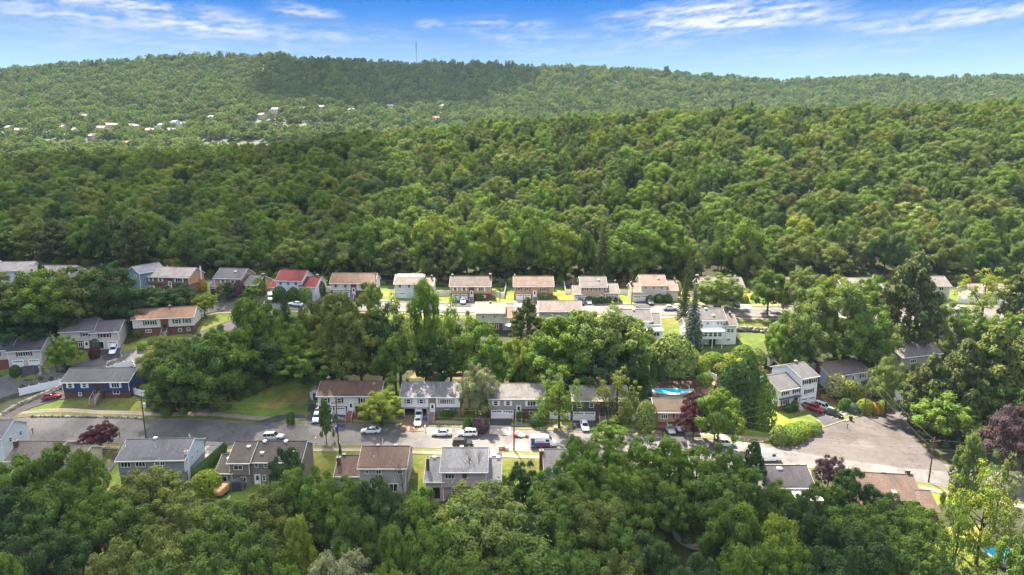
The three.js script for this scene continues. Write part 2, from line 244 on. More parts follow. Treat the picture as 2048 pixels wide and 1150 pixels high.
{ // the far valley, the mountain and the land to the horizon
  const nx = 160, nr = 90, pos = [], idx = [], X = 2600, R0 = 655, R1 = 2400;
  for (let j = 0; j <= nr; j++) for (let i = 0; i <= nx; i++) { const x = lerp(-X, X, i / nx), r = lerp(R0, R1, j / nr); pos.push(x, farH(x, r) - (j === 0 ? 1 : 0), -r); if (i && j) { const k = j * (nx + 1) + i; idx.push(k - nx - 2, k - nx - 1, k - 1, k - nx - 1, k, k - 1); } }
  const g = new THREE.BufferGeometry(); g.setAttribute('position', new THREE.Float32BufferAttribute(pos, 3)); g.setIndex(idx); g.computeVertexNormals();
  struct('mountain', boxUV(g), M('#333c22', { map: T.rough }));
  for (const s of [-1, 1]) { // land at either side of the near ground
    const p2 = [], i2 = [], n = 24, m = 40; for (let j = 0; j <= m; j++) for (let i = 0; i <= n; i++) { const x = s * lerp(GX1, X, i / n), r = lerp(GR0, R0, j / m); p2.push(x, hAt(s * GX1, -r) - (i ? 0 : 0.3), -r); if (i && j) { const k = j * (n + 1) + i; const q = [k - n - 2, k - n - 1, k - 1, k - n - 1, k, k - 1]; i2.push(...(s > 0 ? q : [q[0], q[2], q[1], q[3], q[5], q[4]])); } }
    const g2 = new THREE.BufferGeometry(); g2.setAttribute('position', new THREE.Float32BufferAttribute(p2, 3)); g2.setIndex(i2); g2.computeVertexNormals(); struct('hillside', boxUV(g2), M('#333c22', { map: T.rough }));
  }
}
// sheets that follow the ground
function upward(g) { const p = g.attributes.position, n = g.attributes.normal, a = V(), b = V(), c = V(); for (let i = 0; i < p.count; i += 3) { a.fromBufferAttribute(p, i); b.fromBufferAttribute(p, i + 1); c.fromBufferAttribute(p, i + 2); const y = b.clone().sub(a).cross(c.clone().sub(a)); if (y.y < -1e-9) { p.setXYZ(i + 1, c.x, c.y, c.z); p.setXYZ(i + 2, b.x, b.y, b.z); y.negate(); y.normalize(); for (let k = i; k < i + 3; k++) n.setXYZ(k, y.x, y.y, y.z); } } return boxUV(g); }
function curveOf(pts) { const c = new THREE.CatmullRomCurve3(pts.map(([x, y]) => { const g = ground(x, y); g.y = 0; return g; }), false, 'catmullrom', 0.5); const n = Math.ceil(c.getLength() / 2); return c.getSpacedPoints(n); }
function strip(name, line, a, b, lift, m, skirt = 0) {
  const pos = [], n = line.length, cols = Math.max(2, Math.ceil(Math.abs(b - a) / 2) + 1);
  const P = line.map((p, i) => { const q = line[Math.min(i + 1, n - 1)].clone().sub(line[Math.max(i - 1, 0)]).setY(0).normalize(), s = V(q.z, 0, -q.x); return Array.from({ length: cols }, (_, k) => { const o = lerp(a, b, k / (cols - 1)), x = p.x + s.x * o, z = p.z + s.z * o; return [x, hAt(x, z) + lift, z]; }); });
  const Q = []; for (let i = 1; i < n; i++) for (let k = 1; k < cols; k++) Q.push([P[i - 1][k - 1], P[i - 1][k], P[i][k], P[i][k - 1]]);
  if (skirt) for (let i = 1; i < n; i++) for (const k of [0, cols - 1]) { const d = (v) => [v[0], v[1] - skirt, v[2]]; Q.push([P[i - 1][k], P[i][k], d(P[i][k]), d(P[i - 1][k])]); }
  return struct(name, upward(quads(Q)), m);
}
function patch(name, pts, m, lift = 0.05, world = false) {
  const p = (world ? pts : poly(pts)).map(([x, r]) => new THREE.Vector2(x, r)), g0 = new THREE.ShapeGeometry(new THREE.Shape(p)).toNonIndexed(); g0.deleteAttribute('uv'); g0.deleteAttribute('normal');
  const g = new TessellateModifier(1.6, 7).modify(g0), q = g.attributes.position;
  for (let i = 0; i < q.count; i++) { const x = q.getX(i), z = -q.getY(i); q.setXYZ(i, x, hAt(x, z) + lift, z); }
  g.computeVertexNormals();
  return struct(name, upward(g), m);
}
const ROAD = M('#7d7a79', { map: T.asphalt, roughness: 0.92 }), OLDROAD = M('#686260', { map: T.asphalt, roughness: 0.95 }), DRIVE = M('#515056', { map: T.asphalt, roughness: 0.95 }), WALK = M('#9a8e7e', { map: T.concrete }), KERB = M('#8a8178', { map: T.concrete }), PAVER = M('#86705f', { map: T.paver }), GRASSV = M('#6c7030', { map: T.rough });
const lower = curveOf([[-220, 858], [-60, 860], [0, 861], [300, 864], [600, 869], [850, 874], [1100, 883], [1300, 893], [1500, 905], [1700, 920], [1900, 952], [2060, 978], [2250, 1010]]);
const upper = curveOf([[300, 645], [360, 628], [430, 613], [520, 608], [620, 610], [700, 612], [850, 615], [1000, 616], [1100, 617], [1250, 618], [1400, 620], [1550, 624], [1700, 628], [1900, 627], [2200, 627]]);
const branch = curveOf([[-160, 830], [-60, 801], [0, 781], [100, 754], [200, 730], [270, 714], [340, 697], [400, 677], [450, 657], [500, 640], [540, 626]]);
strip('road', lower, -5, 5, 0.05, ROAD);
strip('road', upper, -4.3, 4.3, 0.05, ROAD);
strip('road', branch, -4, 4, 0.042, ROAD);
for (const s of [-1, 1]) {
  const L = (n) => s > 0 ? n : lower; // both sides of the lower street; the far kerb opens at the junction
  const far = lower.filter((p) => project(p.x, 0, p.z)[0] < 1545), use = s > 0 ? far : lower;
  strip('kerb', use, s * 5, s * 5.2, 0.17, KERB, 0.3);
  strip('verge', use, s * 5.2, s * 6.5, 0.10, GRASSV, 0.3);
  strip('pavement', use, s * 6.5, s * 7.8, 0.115, WALK, 0.3);
  strip('kerb', upper, s * 4.3, s * 4.5, 0.17, KERB, 0.3);
  strip('pavement', upper, s * 5.4, s * 6.5, 0.1, WALK, 0.25);
  strip('kerb', branch, s * 4, s * 4.2, 0.16, KERB, 0.3);
}
const side = patch('side_road', [[1535, 892], [1600, 872], [1700, 839], [1790, 812], [1850, 790], [1900, 768], [1960, 762], [1900, 800], [1835, 830], [1828, 860], [1845, 895], [1905, 945], [1800, 935], [1650, 915]], OLDROAD, 0.065);
{
  const edge = curveOf([[1537, 893], [1600, 872], [1700, 839], [1790, 812], [1850, 790], [1900, 768], [1955, 745]]);
  strip('kerb', edge, 0, 0.2, 0.17, KERB, 0.3); strip('verge', edge, 0.2, 2.0, 0.1, GRASSV, 0.3); strip('pavement', edge, 2.0, 3.4, 0.115, WALK, 0.3);
}
for (const [m, ...p] of [
  [OLDROAD, [0, 846], [14, 828], [60, 802], [108, 785], [150, 784], [166, 796], [112, 801], [64, 816], [24, 834], [12, 850]],
  [DRIVE, [622, 850], [612, 836], [626, 822], [700, 824], [694, 846], [690, 856], [640, 854]], [DRIVE, [500, 848], [555, 831], [606, 828], [616, 838], [575, 838], [535, 850]],
  [PAVER, [800, 862], [811, 830], [862, 830], [858, 840], [846, 864]], [DRIVE, [980, 838], [1024, 838], [1022, 853], [980, 852]], [CONC, [980, 852], [1022, 853], [1021, 872], [978, 869]], [DRIVE, [1145, 842], [1192, 842], [1194, 864], [1145, 862]], [DRIVE, [1320, 852], [1368, 848], [1376, 900], [1330, 894]],
  [DRIVE, [1606, 806], [1642, 796], [1690, 838], [1648, 852]], [DRIVE, [418, 592], [446, 592], [440, 606], [416, 605]], [DRIVE, [538, 592], [572, 592], [570, 607], [538, 606]], [DRIVE, [662, 594], [700, 594], [704, 610], [658, 608]], [DRIVE, [903, 600], [942, 600], [942, 614], [900, 613]], [CONC, [1030, 602], [1066, 602], [1062, 614], [1028, 614]],
  [CONC, [1153, 605], [1190, 605], [1186, 617], [1152, 617]], [DRIVE, [1273, 603], [1306, 603], [1302, 616], [1272, 616]], [CONC, [1462, 602], [1496, 602], [1504, 619], [1468, 619]], [DRIVE, [43, 731], [78, 727], [80, 748], [42, 757]], [DRIVE, [198, 696], [242, 690], [246, 714], [208, 722]],
  [OLDROAD, [200, 946], [248, 884], [268, 885], [245, 916], [216, 948]], [CONC, [412, 884], [454, 886], [442, 908], [404, 944]], [DRIVE, [6, 877], [52, 876], [38, 900], [2, 908]], [CONC, [802, 895], [820, 895], [818, 945], [802, 950]], [DRIVE, [972, 900], [1004, 902], [1004, 928], [970, 928]], [CONC, [1740, 792], [1790, 778], [1815, 800], [1770, 806]],
]) patch('driveway', p, m, 0.16);
// ---------------------------------------------------------------- trees
const LEAFCOL = { // base colours, linear
  oak: [0.104, 0.168, 0.029], maple: [0.133, 0.213, 0.029], lime: [0.205, 0.265, 0.030], olive: [0.153, 0.185, 0.040], deep: [0.055, 0.103, 0.029], ash: [0.163, 0.218, 0.052], pale: [0.241, 0.258, 0.118],
  pine: [0.106, 0.129, 0.040], spruce: [0.084, 0.118, 0.054], blue: [0.118, 0.157, 0.118], plum: [0.090, 0.025, 0.036], red: [0.213, 0.040, 0.047], copper: [0.105, 0.062, 0.066], cream: [0.370, 0.370, 0.146], gold: [0.426, 0.291, 0.034], box: [0.059, 0.118, 0.025], rust: [0.224, 0.140, 0.056] };
const leafMats = new Map();
const leafM = (k) => { if (!leafMats.has(k)) { const m = new THREE.MeshPhysicalMaterial({ color: new THREE.Color().setRGB(...LEAFCOL[k]), roughness: 1, specularIntensity: 0.25, transmission: 0.24, thickness: 0, vertexColors: true, side: THREE.DoubleSide }); m.name = 'leaf_' + k; leafMats.set(k, m); } return leafMats.get(k); };
const BARK = M('#6b5a4a', { map: T.bark }), GREYBARK = M('#9a8d80', { map: T.bark }), PALEBARK = M('#c9c2b6', { map: T.bark });
class Leaves {
  constructor(seed) { this.r = rng(seed); this.p = []; this.c = []; this.n = 0; }
  card(pos, dir, size, tint, droop = 0) { // one irregular leaf spray: a bent kite of four triangles
    const r = this.r, n = dir.clone().add(V(r() - 0.5, r() - 0.5, r() - 0.5).multiplyScalar(0.75)).normalize(), a = V(r() - 0.5, r() - 0.5 - droop, r() - 0.5).cross(n).normalize(), b = n.clone().cross(a);
    const s = size * (0.6 + 0.8 * r()), L = s * (0.7 + 0.3 * r()), w = s * (0.45 + 0.25 * r()), k = 0.18 * s;
    const t = pos.clone().addScaledVector(a, L * 0.5), u = pos.clone().addScaledVector(a, -L * 0.5), l = pos.clone().addScaledVector(b, w * 0.5).addScaledVector(n, -k), m = pos.clone().addScaledVector(b, -w * 0.5).addScaledVector(n, -k);
    const i = this.n; this.p.push(t.x, t.y, t.z, l.x, l.y, l.z, u.x, u.y, u.z, m.x, m.y, m.z); this.n += 4; this.idx ??= []; this.idx.push(i, i + 1, i + 2, i, i + 2, i + 3);
    const q = 0.9 + 0.2 * r(), w2 = tint[3] ?? 0; for (let k2 = 0; k2 < 4; k2++) this.c.push(tint[0] * q * (1 + w2), tint[1] * q, tint[2] * q);
  }
  build() { const g = new THREE.BufferGeometry(); g.setAttribute('position', new THREE.Float32BufferAttribute(this.p, 3)); g.setAttribute('color', new THREE.Float32BufferAttribute(this.c, 3)); g.setIndex(this.idx); const h = g.toNonIndexed(); h.computeVertexNormals(); return h; }
}
const tintOf = (r) => { const a = (r() - 0.5) * 0.22, b = 0.82 + 0.36 * r(); return [b * (1 + a), b, b * (1 - a * 0.6)]; };
// a broad crown 1 wide (radius 0.5), 1 high, standing on its trunk; clumps of leaves round the ends of limbs
function broadleaf(seed, { clumps = 92, per = 175, leaf = 0.035, low = 0.10, squash = 1, lobes = 3, airy = 0, shape = 'oak', off = 0.17, lr = 0.30, rc0 = 0.045, rc1 = 0.06 } = {}) {
  const r = rng(seed), L = new Leaves(seed + 7), wood = [], cl = [];
  const turn = r() * 9, mains = Array.from({ length: lobes }, (_, k) => { const a = turn + k * 6.283 / lobes + r(); return V(Math.cos(a) * off, 0.53 + 0.20 * (r() - 0.5), Math.sin(a) * off); });
  mains.push(V(0.06 * (r() - 0.5), 0.66, 0.06 * (r() - 0.5)));
  for (let k = 0; k < clumps; k++) {
    const m = mains[k % mains.length], y = 1 - 1.75 * Math.pow((k + r()) / clumps, 0.9), a = k * 2.39996 + r() * 1.2, rad = Math.sqrt(Math.max(0, 1 - y * y));
    const R = lr * (0.75 + 0.4 * r()), pos = V(m.x + Math.cos(a) * rad * R, m.y + y * 0.33 * squash * (0.8 + 0.35 * r()), m.z + Math.sin(a) * rad * R);
    if (shape === 'tall') { pos.x *= lerp(1.15, 0.55, clamp(pos.y)); pos.z *= lerp(1.15, 0.55, clamp(pos.y)); }
    pos.y = clamp(pos.y, low, 0.94); cl.push([pos, rc0 + rc1 * r()]);
  }
  for (const [pos, rc] of cl) {
    const tint = tintOf(r), out = pos.clone().sub(V(0, 0.42, 0)).normalize();
    for (let k = 0; k < per; k++) { const d = V(r() - 0.5, r() - 0.40, r() - 0.5).normalize().addScaledVector(out, 0.45).normalize(), q = pos.clone().addScaledVector(d, rc * (0.65 + 0.45 * r() + (r() < 0.10 ? 0.5 : 0))); q.y = lerp(pos.y, q.y, 0.8); if (airy && r() < airy) continue; L.card(q, d.clone().add(V(0, 0.25, 0)), leaf, tint); }
  }
  wood.push(bar(V(0, -0.03, 0), V(0.005, 0.30, 0), 0.026, 0.019, 7), bar(V(0.005, 0.30, 0), V(0, 0.72, 0), 0.019, 0.006, 6));
  for (let k = 0; k < 9; k++) { const c = cl[Math.floor(k * clumps / 9)][0], h = 0.22 + 0.3 * r(); wood.push(bar(V(0.004, h, 0), c.clone().lerp(V(0, h, 0), 0.45).add(V(0, 0.02, 0)), 0.011, 0.007, 5), bar(c.clone().lerp(V(0, h, 0), 0.45).add(V(0, 0.02, 0)), c, 0.007, 0.002, 4)); }
  return { crown: L.build(), trunk: merge(wood) };
}
function conifer(seed, { tiers = 19, per = 11, leaf = 0.075, base = 0.08, droop = 0.18, ragged = 0.15, full = 1 } = {}) { // 1 high, radius 0.5 at the base
  const r = rng(seed), L = new Leaves(seed + 3), wood = [bar(V(0, -0.03, 0), V(0, 0.97, 0), 0.022, 0.003, 7)];
  for (let t = 0; t < tiers; t++) {
    const f = t / (tiers - 1), y = lerp(base, 0.97, Math.pow(f, 0.9)), R = 0.5 * Math.pow(1 - f, 0.75 * full) * (1 - ragged * r()) + 0.015, n = Math.max(4, Math.round(per * (1 - 0.5 * f)));
    for (let k = 0; k < n; k++) {
      const a = (k + r() * 0.7) / n * 6.283 + t * 1.3, rr = R * (1 - ragged + 2 * ragged * r()), dir = V(Math.cos(a), 0, Math.sin(a)), tint = tintOf(r), end = dir.clone().multiplyScalar(rr).setY(y - droop * rr), start = V(0, y, 0);
      if (rr > 0.1) wood.push(bar(start, end, 0.005, 0.0015, 3));
      const m = Math.ceil(rr / 0.5 * 34) + 7;
      for (let q = 0; q < m; q++) { const s = Math.pow(r(), 0.65), w = 0.09 * (1 - 0.6 * s) * (r() - 0.5) * 2, p = start.clone().lerp(end, s).add(V(-dir.z * w, (r() - 0.5) * 0.02, dir.x * w)); L.card(p, V(dir.x * 0.5, 1, dir.z * 0.5).normalize(), leaf * (1 - 0.35 * f), tint, 0.3); }
    }
  }
  return { crown: L.build(), trunk: merge(wood) };
}
function whitePine(seed) { // layered plumes on long uneven limbs
  const r = rng(seed), L = new Leaves(seed + 5), wood = [bar(V(0, -0.03, 0), V(0.01, 0.93, 0), 0.024, 0.004, 7)];
  for (let t = 0; t < 13; t++) { const f = t / 12, y = lerp(0.16, 0.92, f), R = 0.5 * Math.sin(Math.PI * (0.30 + 0.66 * f)) * (0.75 + 0.4 * r());
    for (let k = 0; k < 6; k++) { const a = (k + r()) / 6 * 6.283 + t, rr = R * (0.6 + 0.5 * r()), e = V(Math.cos(a) * rr, y + 0.04 + 0.05 * r(), Math.sin(a) * rr), tint = tintOf(r); wood.push(bar(V(0, y, 0), e, 0.006, 0.002, 4));
      for (const s of [0.55, 0.8, 1]) { const c = V(0, y, 0).lerp(e, s); for (let q = 0; q < 34; q++) { const d = V(r() - 0.5, (r() - 0.4) * 0.6, r() - 0.5).normalize(); L.card(c.clone().addScaledVector(d, 0.07 * (0.4 + 0.6 * r())), d.clone().add(V(0, 0.6, 0)), 0.06, tint); } } } }
  return { crown: L.build(), trunk: merge(wood) };
}
function bushy(seed, { n = 1100, leaf = 0.13, form = 'round' } = {}) { // radius 0.5, 1 high
  const r = rng(seed), L = new Leaves(seed + 1), lumps = Array.from({ length: 14 }, () => [V(r() - 0.5, r() * 0.9 - 0.2, r() - 0.5).normalize(), 0.08 + 0.13 * r()]);
  for (let k = 0; k < n; k++) {
    const y = r(), a = r() * 6.283; let R = form === 'cone' ? 0.5 * Math.pow(1 - y, 0.62) * Math.min(1, 0.65 + y * 4) : form === 'column' ? 0.5 * Math.sqrt(Math.max(0, 1 - Math.pow(y, 5))) * (0.85 + 0.15 * y) : 0.5 * Math.sqrt(Math.max(0.02, 1 - (y * 1.6 - 0.6) ** 2));
    const d = V(Math.cos(a), (y - 0.45) * 0.9, Math.sin(a)).normalize(); let k2 = 0; for (const [q, h] of lumps) k2 += h * Math.pow(Math.max(0, q.dot(d)), 6); R *= 0.86 + k2 * 0.9; R *= 0.80 + 0.26 * Math.sqrt(r());
    L.card(V(Math.cos(a) * R, y * 0.97 + 0.015, Math.sin(a) * R), d.clone().add(V(0, 0.3, 0)), leaf, tintOf(r));
  }
  return { crown: L.build(), trunk: merge([bar(V(0, -0.05, 0), V(0, 0.6, 0), 0.05, 0.02, 5), bar(V(0, 0.1, 0), V(0.18, 0.5, 0.1), 0.03, 0.01, 4), bar(V(0, 0.1, 0), V(-0.16, 0.5, -0.12), 0.03, 0.01, 4)]) };
}
function bareTree(seed, twigs = 4) {
  const r = rng(seed), wood = [];
  const grow = (p, d, len, rad, depth) => { const e = p.clone().addScaledVector(d, len); wood.push(bar(p, e, rad, rad * 0.62, depth > 2 ? 6 : 4)); if (!depth) return; const n = depth > 3 ? 3 : 2 + (r() > 0.5); for (let k = 0; k < n; k++) grow(p.clone().lerp(e, k ? 0.65 + 0.35 * r() : 1), d.clone().add(V(r() - 0.5, 0.18 * r(), r() - 0.5).multiplyScalar(1.15)).normalize(), len * (0.62 + 0.2 * r()), rad * 0.58, depth - 1); };
  grow(V(0, -0.03, 0), V(0.03, 1, 0.02).normalize(), 0.30, 0.020, twigs); return { trunk: merge(wood) };
}
const PROTO = {
  oak: [11, 12, 13, 14, 15].map((s, k) => broadleaf(s, { lobes: 3 + k % 3, clumps: 88 + 4 * k, squash: 0.95 })), tall: [21, 22, 23].map((s) => broadleaf(s, { shape: 'tall', lobes: 3, squash: 1.25, clumps: 92, low: 0.08 })), airy: [31, 32].map((s) => broadleaf(s, { airy: 0.35, clumps: 60, per: 120, leaf: 0.032, low: 0.26 })), spread: [35, 36].map((s) => broadleaf(s, { squash: 0.8, lobes: 5, clumps: 98, low: 0.14 })),
  dome: [91, 92, 93, 94, 95, 96].map((s, k) => broadleaf(s, { lobes: 3, off: 0.085 + 0.02 * (k % 3), lr: 0.37, clumps: 44, per: 220, squash: 0.78 + 0.14 * (k % 2), low: 0.2, leaf: 0.042, rc0: 0.075, rc1: 0.06 })),
  spruce: [41, 42, 43].map((s) => conifer(s)), pine: [51, 52, 53].map(whitePine), shrub: [61, 62, 63].map((s) => bushy(s)), cone: [65, 66].map((s) => bushy(s, { form: 'cone', n: 1500, leaf: 0.10 })), column: [67].map((s) => bushy(s, { form: 'column', n: 1500, leaf: 0.095 })), bare: [71, 72, 73].map((s) => bareTree(s, 5)),
};
const NAMES = { oak: 'broadleaf_tree', tall: 'broadleaf_tree', airy: 'broadleaf_tree', spread: 'broadleaf_tree', dome: 'broadleaf_tree', spruce: 'spruce_tree', pine: 'pine_tree', shrub: 'shrub', cone: 'arborvitae', column: 'arborvitae', bare: 'bare_tree' };
let treeCount = 0;
function plant(kind, leaf, at, h, w, label, group, name) {
  const k = treeCount++, list = PROTO[kind], p = list[Math.floor(hash2(k, 91) * list.length)], cat = { shrub: 'shrub', cone: 'shrub', column: 'shrub' }[kind] ?? 'tree';
  const o = thing(name ?? NAMES[kind], label, cat, at, hash2(k, 5) * 6.28, group); o.scale.set(w, h, w * (0.9 + 0.2 * hash2(k, 8)));
  part('trunk', p.trunk, kind === 'bare' ? GREYBARK : BARK, o); if (p.crown) part(cat === 'shrub' ? 'foliage' : 'crown', p.crown, leafM(leaf), o); return o;
}
// tree by its picture: centre column, top row, row where it meets the ground, width; stands on the ground there
function tree(px, top, base, wpx, kind, leaf, label, group, name) {
  const g = ground(px, base), d = ray(px, top), t = g.z / d[2], h = Math.max(1, EYE + d[1] * t - g.y), w = wpx * mpp(g) * 1.04; return plant(kind, leaf, g, h, w, label, group, name);
}
const inForest = [];
const HUE = { lime: 'bright yellow green', maple: 'fresh green', oak: 'mid green', olive: 'olive green', deep: 'dark green', ash: 'soft grey green', pale: 'pale silvery green', pine: 'needled green' }, FORM = { tall: 'tall narrow', spread: 'wide spreading', airy: 'thin crowned', oak: 'round crowned', dome: 'domed', pine: 'layered pine' };
const lookOf = (kind, leaf) => HUE[leaf] + ' ' + FORM[kind];
function lowBelt(list, label, group) { for (const [px, top, base, w, kind, leaf] of list) tree(px, top, base, w, kind, leaf, lookOf(kind, leaf) + ' ' + label, group); }
// ---------------------------------------------------------------- houses
const gcache = new Map(), once = (k, f) => { if (!gcache.has(k)) gcache.set(k, f()); return gcache.get(k); };
const SHUT = { dark: M('#2b2d31'), white: M('#e6e5e2'), brown: M('#4c3a31'), tan: M('#cbb893'), green: M('#3f4a44') };
function addWindow(root, x, y, z, yaw, w, h, { n = 1, sh, fr = TRIM, name = 'window' } = {}) {
  const f = part(name, once(`wf${w},${h},${n}`, () => { const b = 0.10, l = [box(-w / 2, w / 2, h / 2 - b, h / 2, 0, 0.1), box(-w / 2, w / 2, -h / 2, -h / 2 + b, 0, 0.14), box(-w / 2, -w / 2 + b, -h / 2 + b, h / 2 - b, 0, 0.1), box(w / 2 - b, w / 2, -h / 2 + b, h / 2 - b, 0, 0.1)]; for (let k = 1; k < n; k++) { const q = -w / 2 + w * k / n; l.push(box(q - 0.045, q + 0.045, -h / 2 + b, h / 2 - b, 0, 0.09)); } if (n === 1) l.push(box(-w / 2 + b, w / 2 - b, -0.035, 0.035, 0, 0.08)); return merge(l); }), fr, root);
  f.position.set(x, y, z); f.rotation.y = yaw;
  part('pane', once(`wp${w},${h}`, () => box(-w / 2 + 0.06, w / 2 - 0.06, -h / 2 + 0.06, h / 2 - 0.06, 0.005, 0.04)), GLASS, f);
  if (sh) for (const s of [-1, 1]) part('shutter', once(`ws${w},${h},${s}`, () => box(s * (w / 2 + 0.24) - 0.2, s * (w / 2 + 0.24) + 0.2, -h / 2, h / 2, 0, 0.07)), SHUT[sh] ?? sh, f);
  return f;
}
function addDoor(root, x, y, z, yaw, w, h, col = '#e4e2de', glass = true) {
  const f = part('door', once(`df${w},${h}`, () => merge([box(-w / 2 - 0.14, -w / 2, 0, h + 0.14, 0, 0.12), box(w / 2, w / 2 + 0.14, 0, h + 0.14, 0, 0.12), box(-w / 2, w / 2, h, h + 0.14, 0, 0.12), box(-w / 2, w / 2, 0, h, 0, 0.05)])), M(col, { roughness: 0.6 }), root); f.position.set(x, y, z); f.rotation.y = yaw;
  if (glass) part('pane', once(`dp${w},${h}`, () => box(-w * 0.28, w * 0.28, h * 0.45, h * 0.9, 0.05, 0.065)), GLASS, f);
  part('handle', once('dh', () => box(-0.03, 0.03, -0.06, 0.06, 0, 0.05)), STEEL, f).position.set(w * 0.4, h * 0.47, 0.05);
}
function addGarage(root, x, y, z, yaw, w, h, col = '#e8e7e4', lights = true, open = false) {
  const f = part('garage_door_frame', once(`gf${w},${h}`, () => merge([box(-w / 2 - 0.12, -w / 2, 0, h + 0.14, 0, 0.1), box(w / 2, w / 2 + 0.12, 0, h + 0.14, 0, 0.1), box(-w / 2, w / 2, h, h + 0.14, 0, 0.1)])), TRIM, root); f.position.set(x, y, z); f.rotation.y = yaw;
  if (open) { const dr = part('raised_door', once(`go${w}`, () => box(-w / 2, w / 2, 0, 0.06, -2.2, -0.25)), M(col, { roughness: 0.5 }), f); dr.position.y = h - 0.08; return; }
  for (let k = 0; k < 4; k++) part('panel', once(`gp${w},${h}`, () => box(-w / 2, w / 2, 0, h / 4 - 0.03, 0.01, 0.06)), M(col, { roughness: 0.5 }), f).position.y = k * h / 4 + 0.01;
  if (lights) for (let k = 0; k < 4; k++) part('pane', once('gl' + w, () => box(-w * 0.09, w * 0.09, 0, 0.26, 0.06, 0.075)), GLASS, f).position.set((k - 1.5) * w * 0.23, h * 0.79, 0);
}
function gableRoof(root, b, m, fascia, vents = []) {
  const e = b.eave ?? 0.45, k = b.rake ?? 0.32, t = 0.16, alongX = b.ridge !== 'z', A0 = (alongX ? b.x0 : b.z0) - k, A1 = (alongX ? b.x1 : b.zf) + k, B0 = alongX ? b.z0 : b.x0, B1 = alongX ? b.zf : b.x1, mid = (B0 + B1) / 2, hd = (B1 - B0) / 2, sl = b.rise / hd, ye = b.h - e * sl, yr = b.h + b.rise + 0.02;
  const P = (a, q, y) => alongX ? [a, y, q] : [q, y, a];
  const Q = []; for (const s of [-1, 1]) { const q = mid + s * (hd + e); const top = [P(A0, q, ye + t), P(A1, q, ye + t), P(A1, mid, yr + t), P(A0, mid, yr + t)], un = [P(A0, q, ye), P(A1, q, ye), P(A1, mid, yr), P(A0, mid, yr)]; const fl = (s > 0) === alongX; Q.push(fl ? top : top.reverse(), fl ? un.slice().reverse() : un, [P(A0, q, ye), P(A1, q, ye), P(A1, q, ye + t), P(A0, q, ye + t)]); for (const a of [A0, A1]) Q.push([P(a, q, ye), P(a, mid, yr), P(a, mid, yr + t), P(a, q, ye + t)]); }
  const roof = part('roof', quads(Q), m, root), trim = [];
  for (const s of [-1, 1]) { const q = mid + s * (hd + e + 0.03); trim.push(alongX ? box(A0 - 0.02, A1 + 0.02, ye - 0.06, ye + t - 0.02, q - 0.05, q + 0.05) : box(q - 0.05, q + 0.05, ye - 0.06, ye + t - 0.02, A0 - 0.02, A1 + 0.02));
    for (const [a, o] of [[A0, -1], [A1, 1]]) { const c = (y, z) => [P(a + o * 0.045, z, y), P(a + o * 0.005, z, y)]; const lo = mid + s * (hd + e), v = [c(ye - 0.1, lo), c(yr - 0.1, mid), c(yr + t - 0.03, mid), c(ye + t - 0.03, lo)]; trim.push(quads([[v[0][0], v[1][0], v[2][0], v[3][0]], [v[0][1], v[1][1], v[2][1], v[3][1]], [v[0][0], v[1][0], v[1][1], v[0][1]], [v[3][0], v[2][0], v[2][1], v[3][1]]])); } }
  part('fascia', merge(trim), fascia, roof);
  part('ridge_cap', alongX ? box(A0, A1, yr + t - 0.05, yr + t + 0.05, mid - 0.13, mid + 0.13) : box(mid - 0.13, mid + 0.13, yr + t - 0.05, yr + t + 0.05, A0, A1), m, roof);
  for (const [fa, fb, kind] of vents) { const a = lerp(A0, A1, fa), q = mid + fb * hd, y = yr + t - Math.abs(fb) * hd * sl; const p = P(a, q, y); part(kind === 'sky' ? 'skylight' : 'roof_vent', kind === 'pipe' ? cyl(0.07, 0.07, 0.6, 6, p[0], p[1] - 0.1, p[2]) : kind === 'sky' ? box(p[0] - 0.5, p[0] + 0.5, p[1] - 0.2, p[1] + 0.12, p[2] - 0.5, p[2] + 0.5) : merge([box(p[0] - 0.28, p[0] + 0.28, p[1] - 0.1, p[1] + 0.22, p[2] - 0.28, p[2] + 0.28), box(p[0] - 0.36, p[0] + 0.36, p[1] + 0.22, p[1] + 0.28, p[2] - 0.36, p[2] + 0.36)]), kind === 'pipe' || kind === 'white' ? TRIM : kind === 'sky' ? M('#dfe6ea', { roughness: 0.2 }) : STEEL, roof); }
  return roof;
}
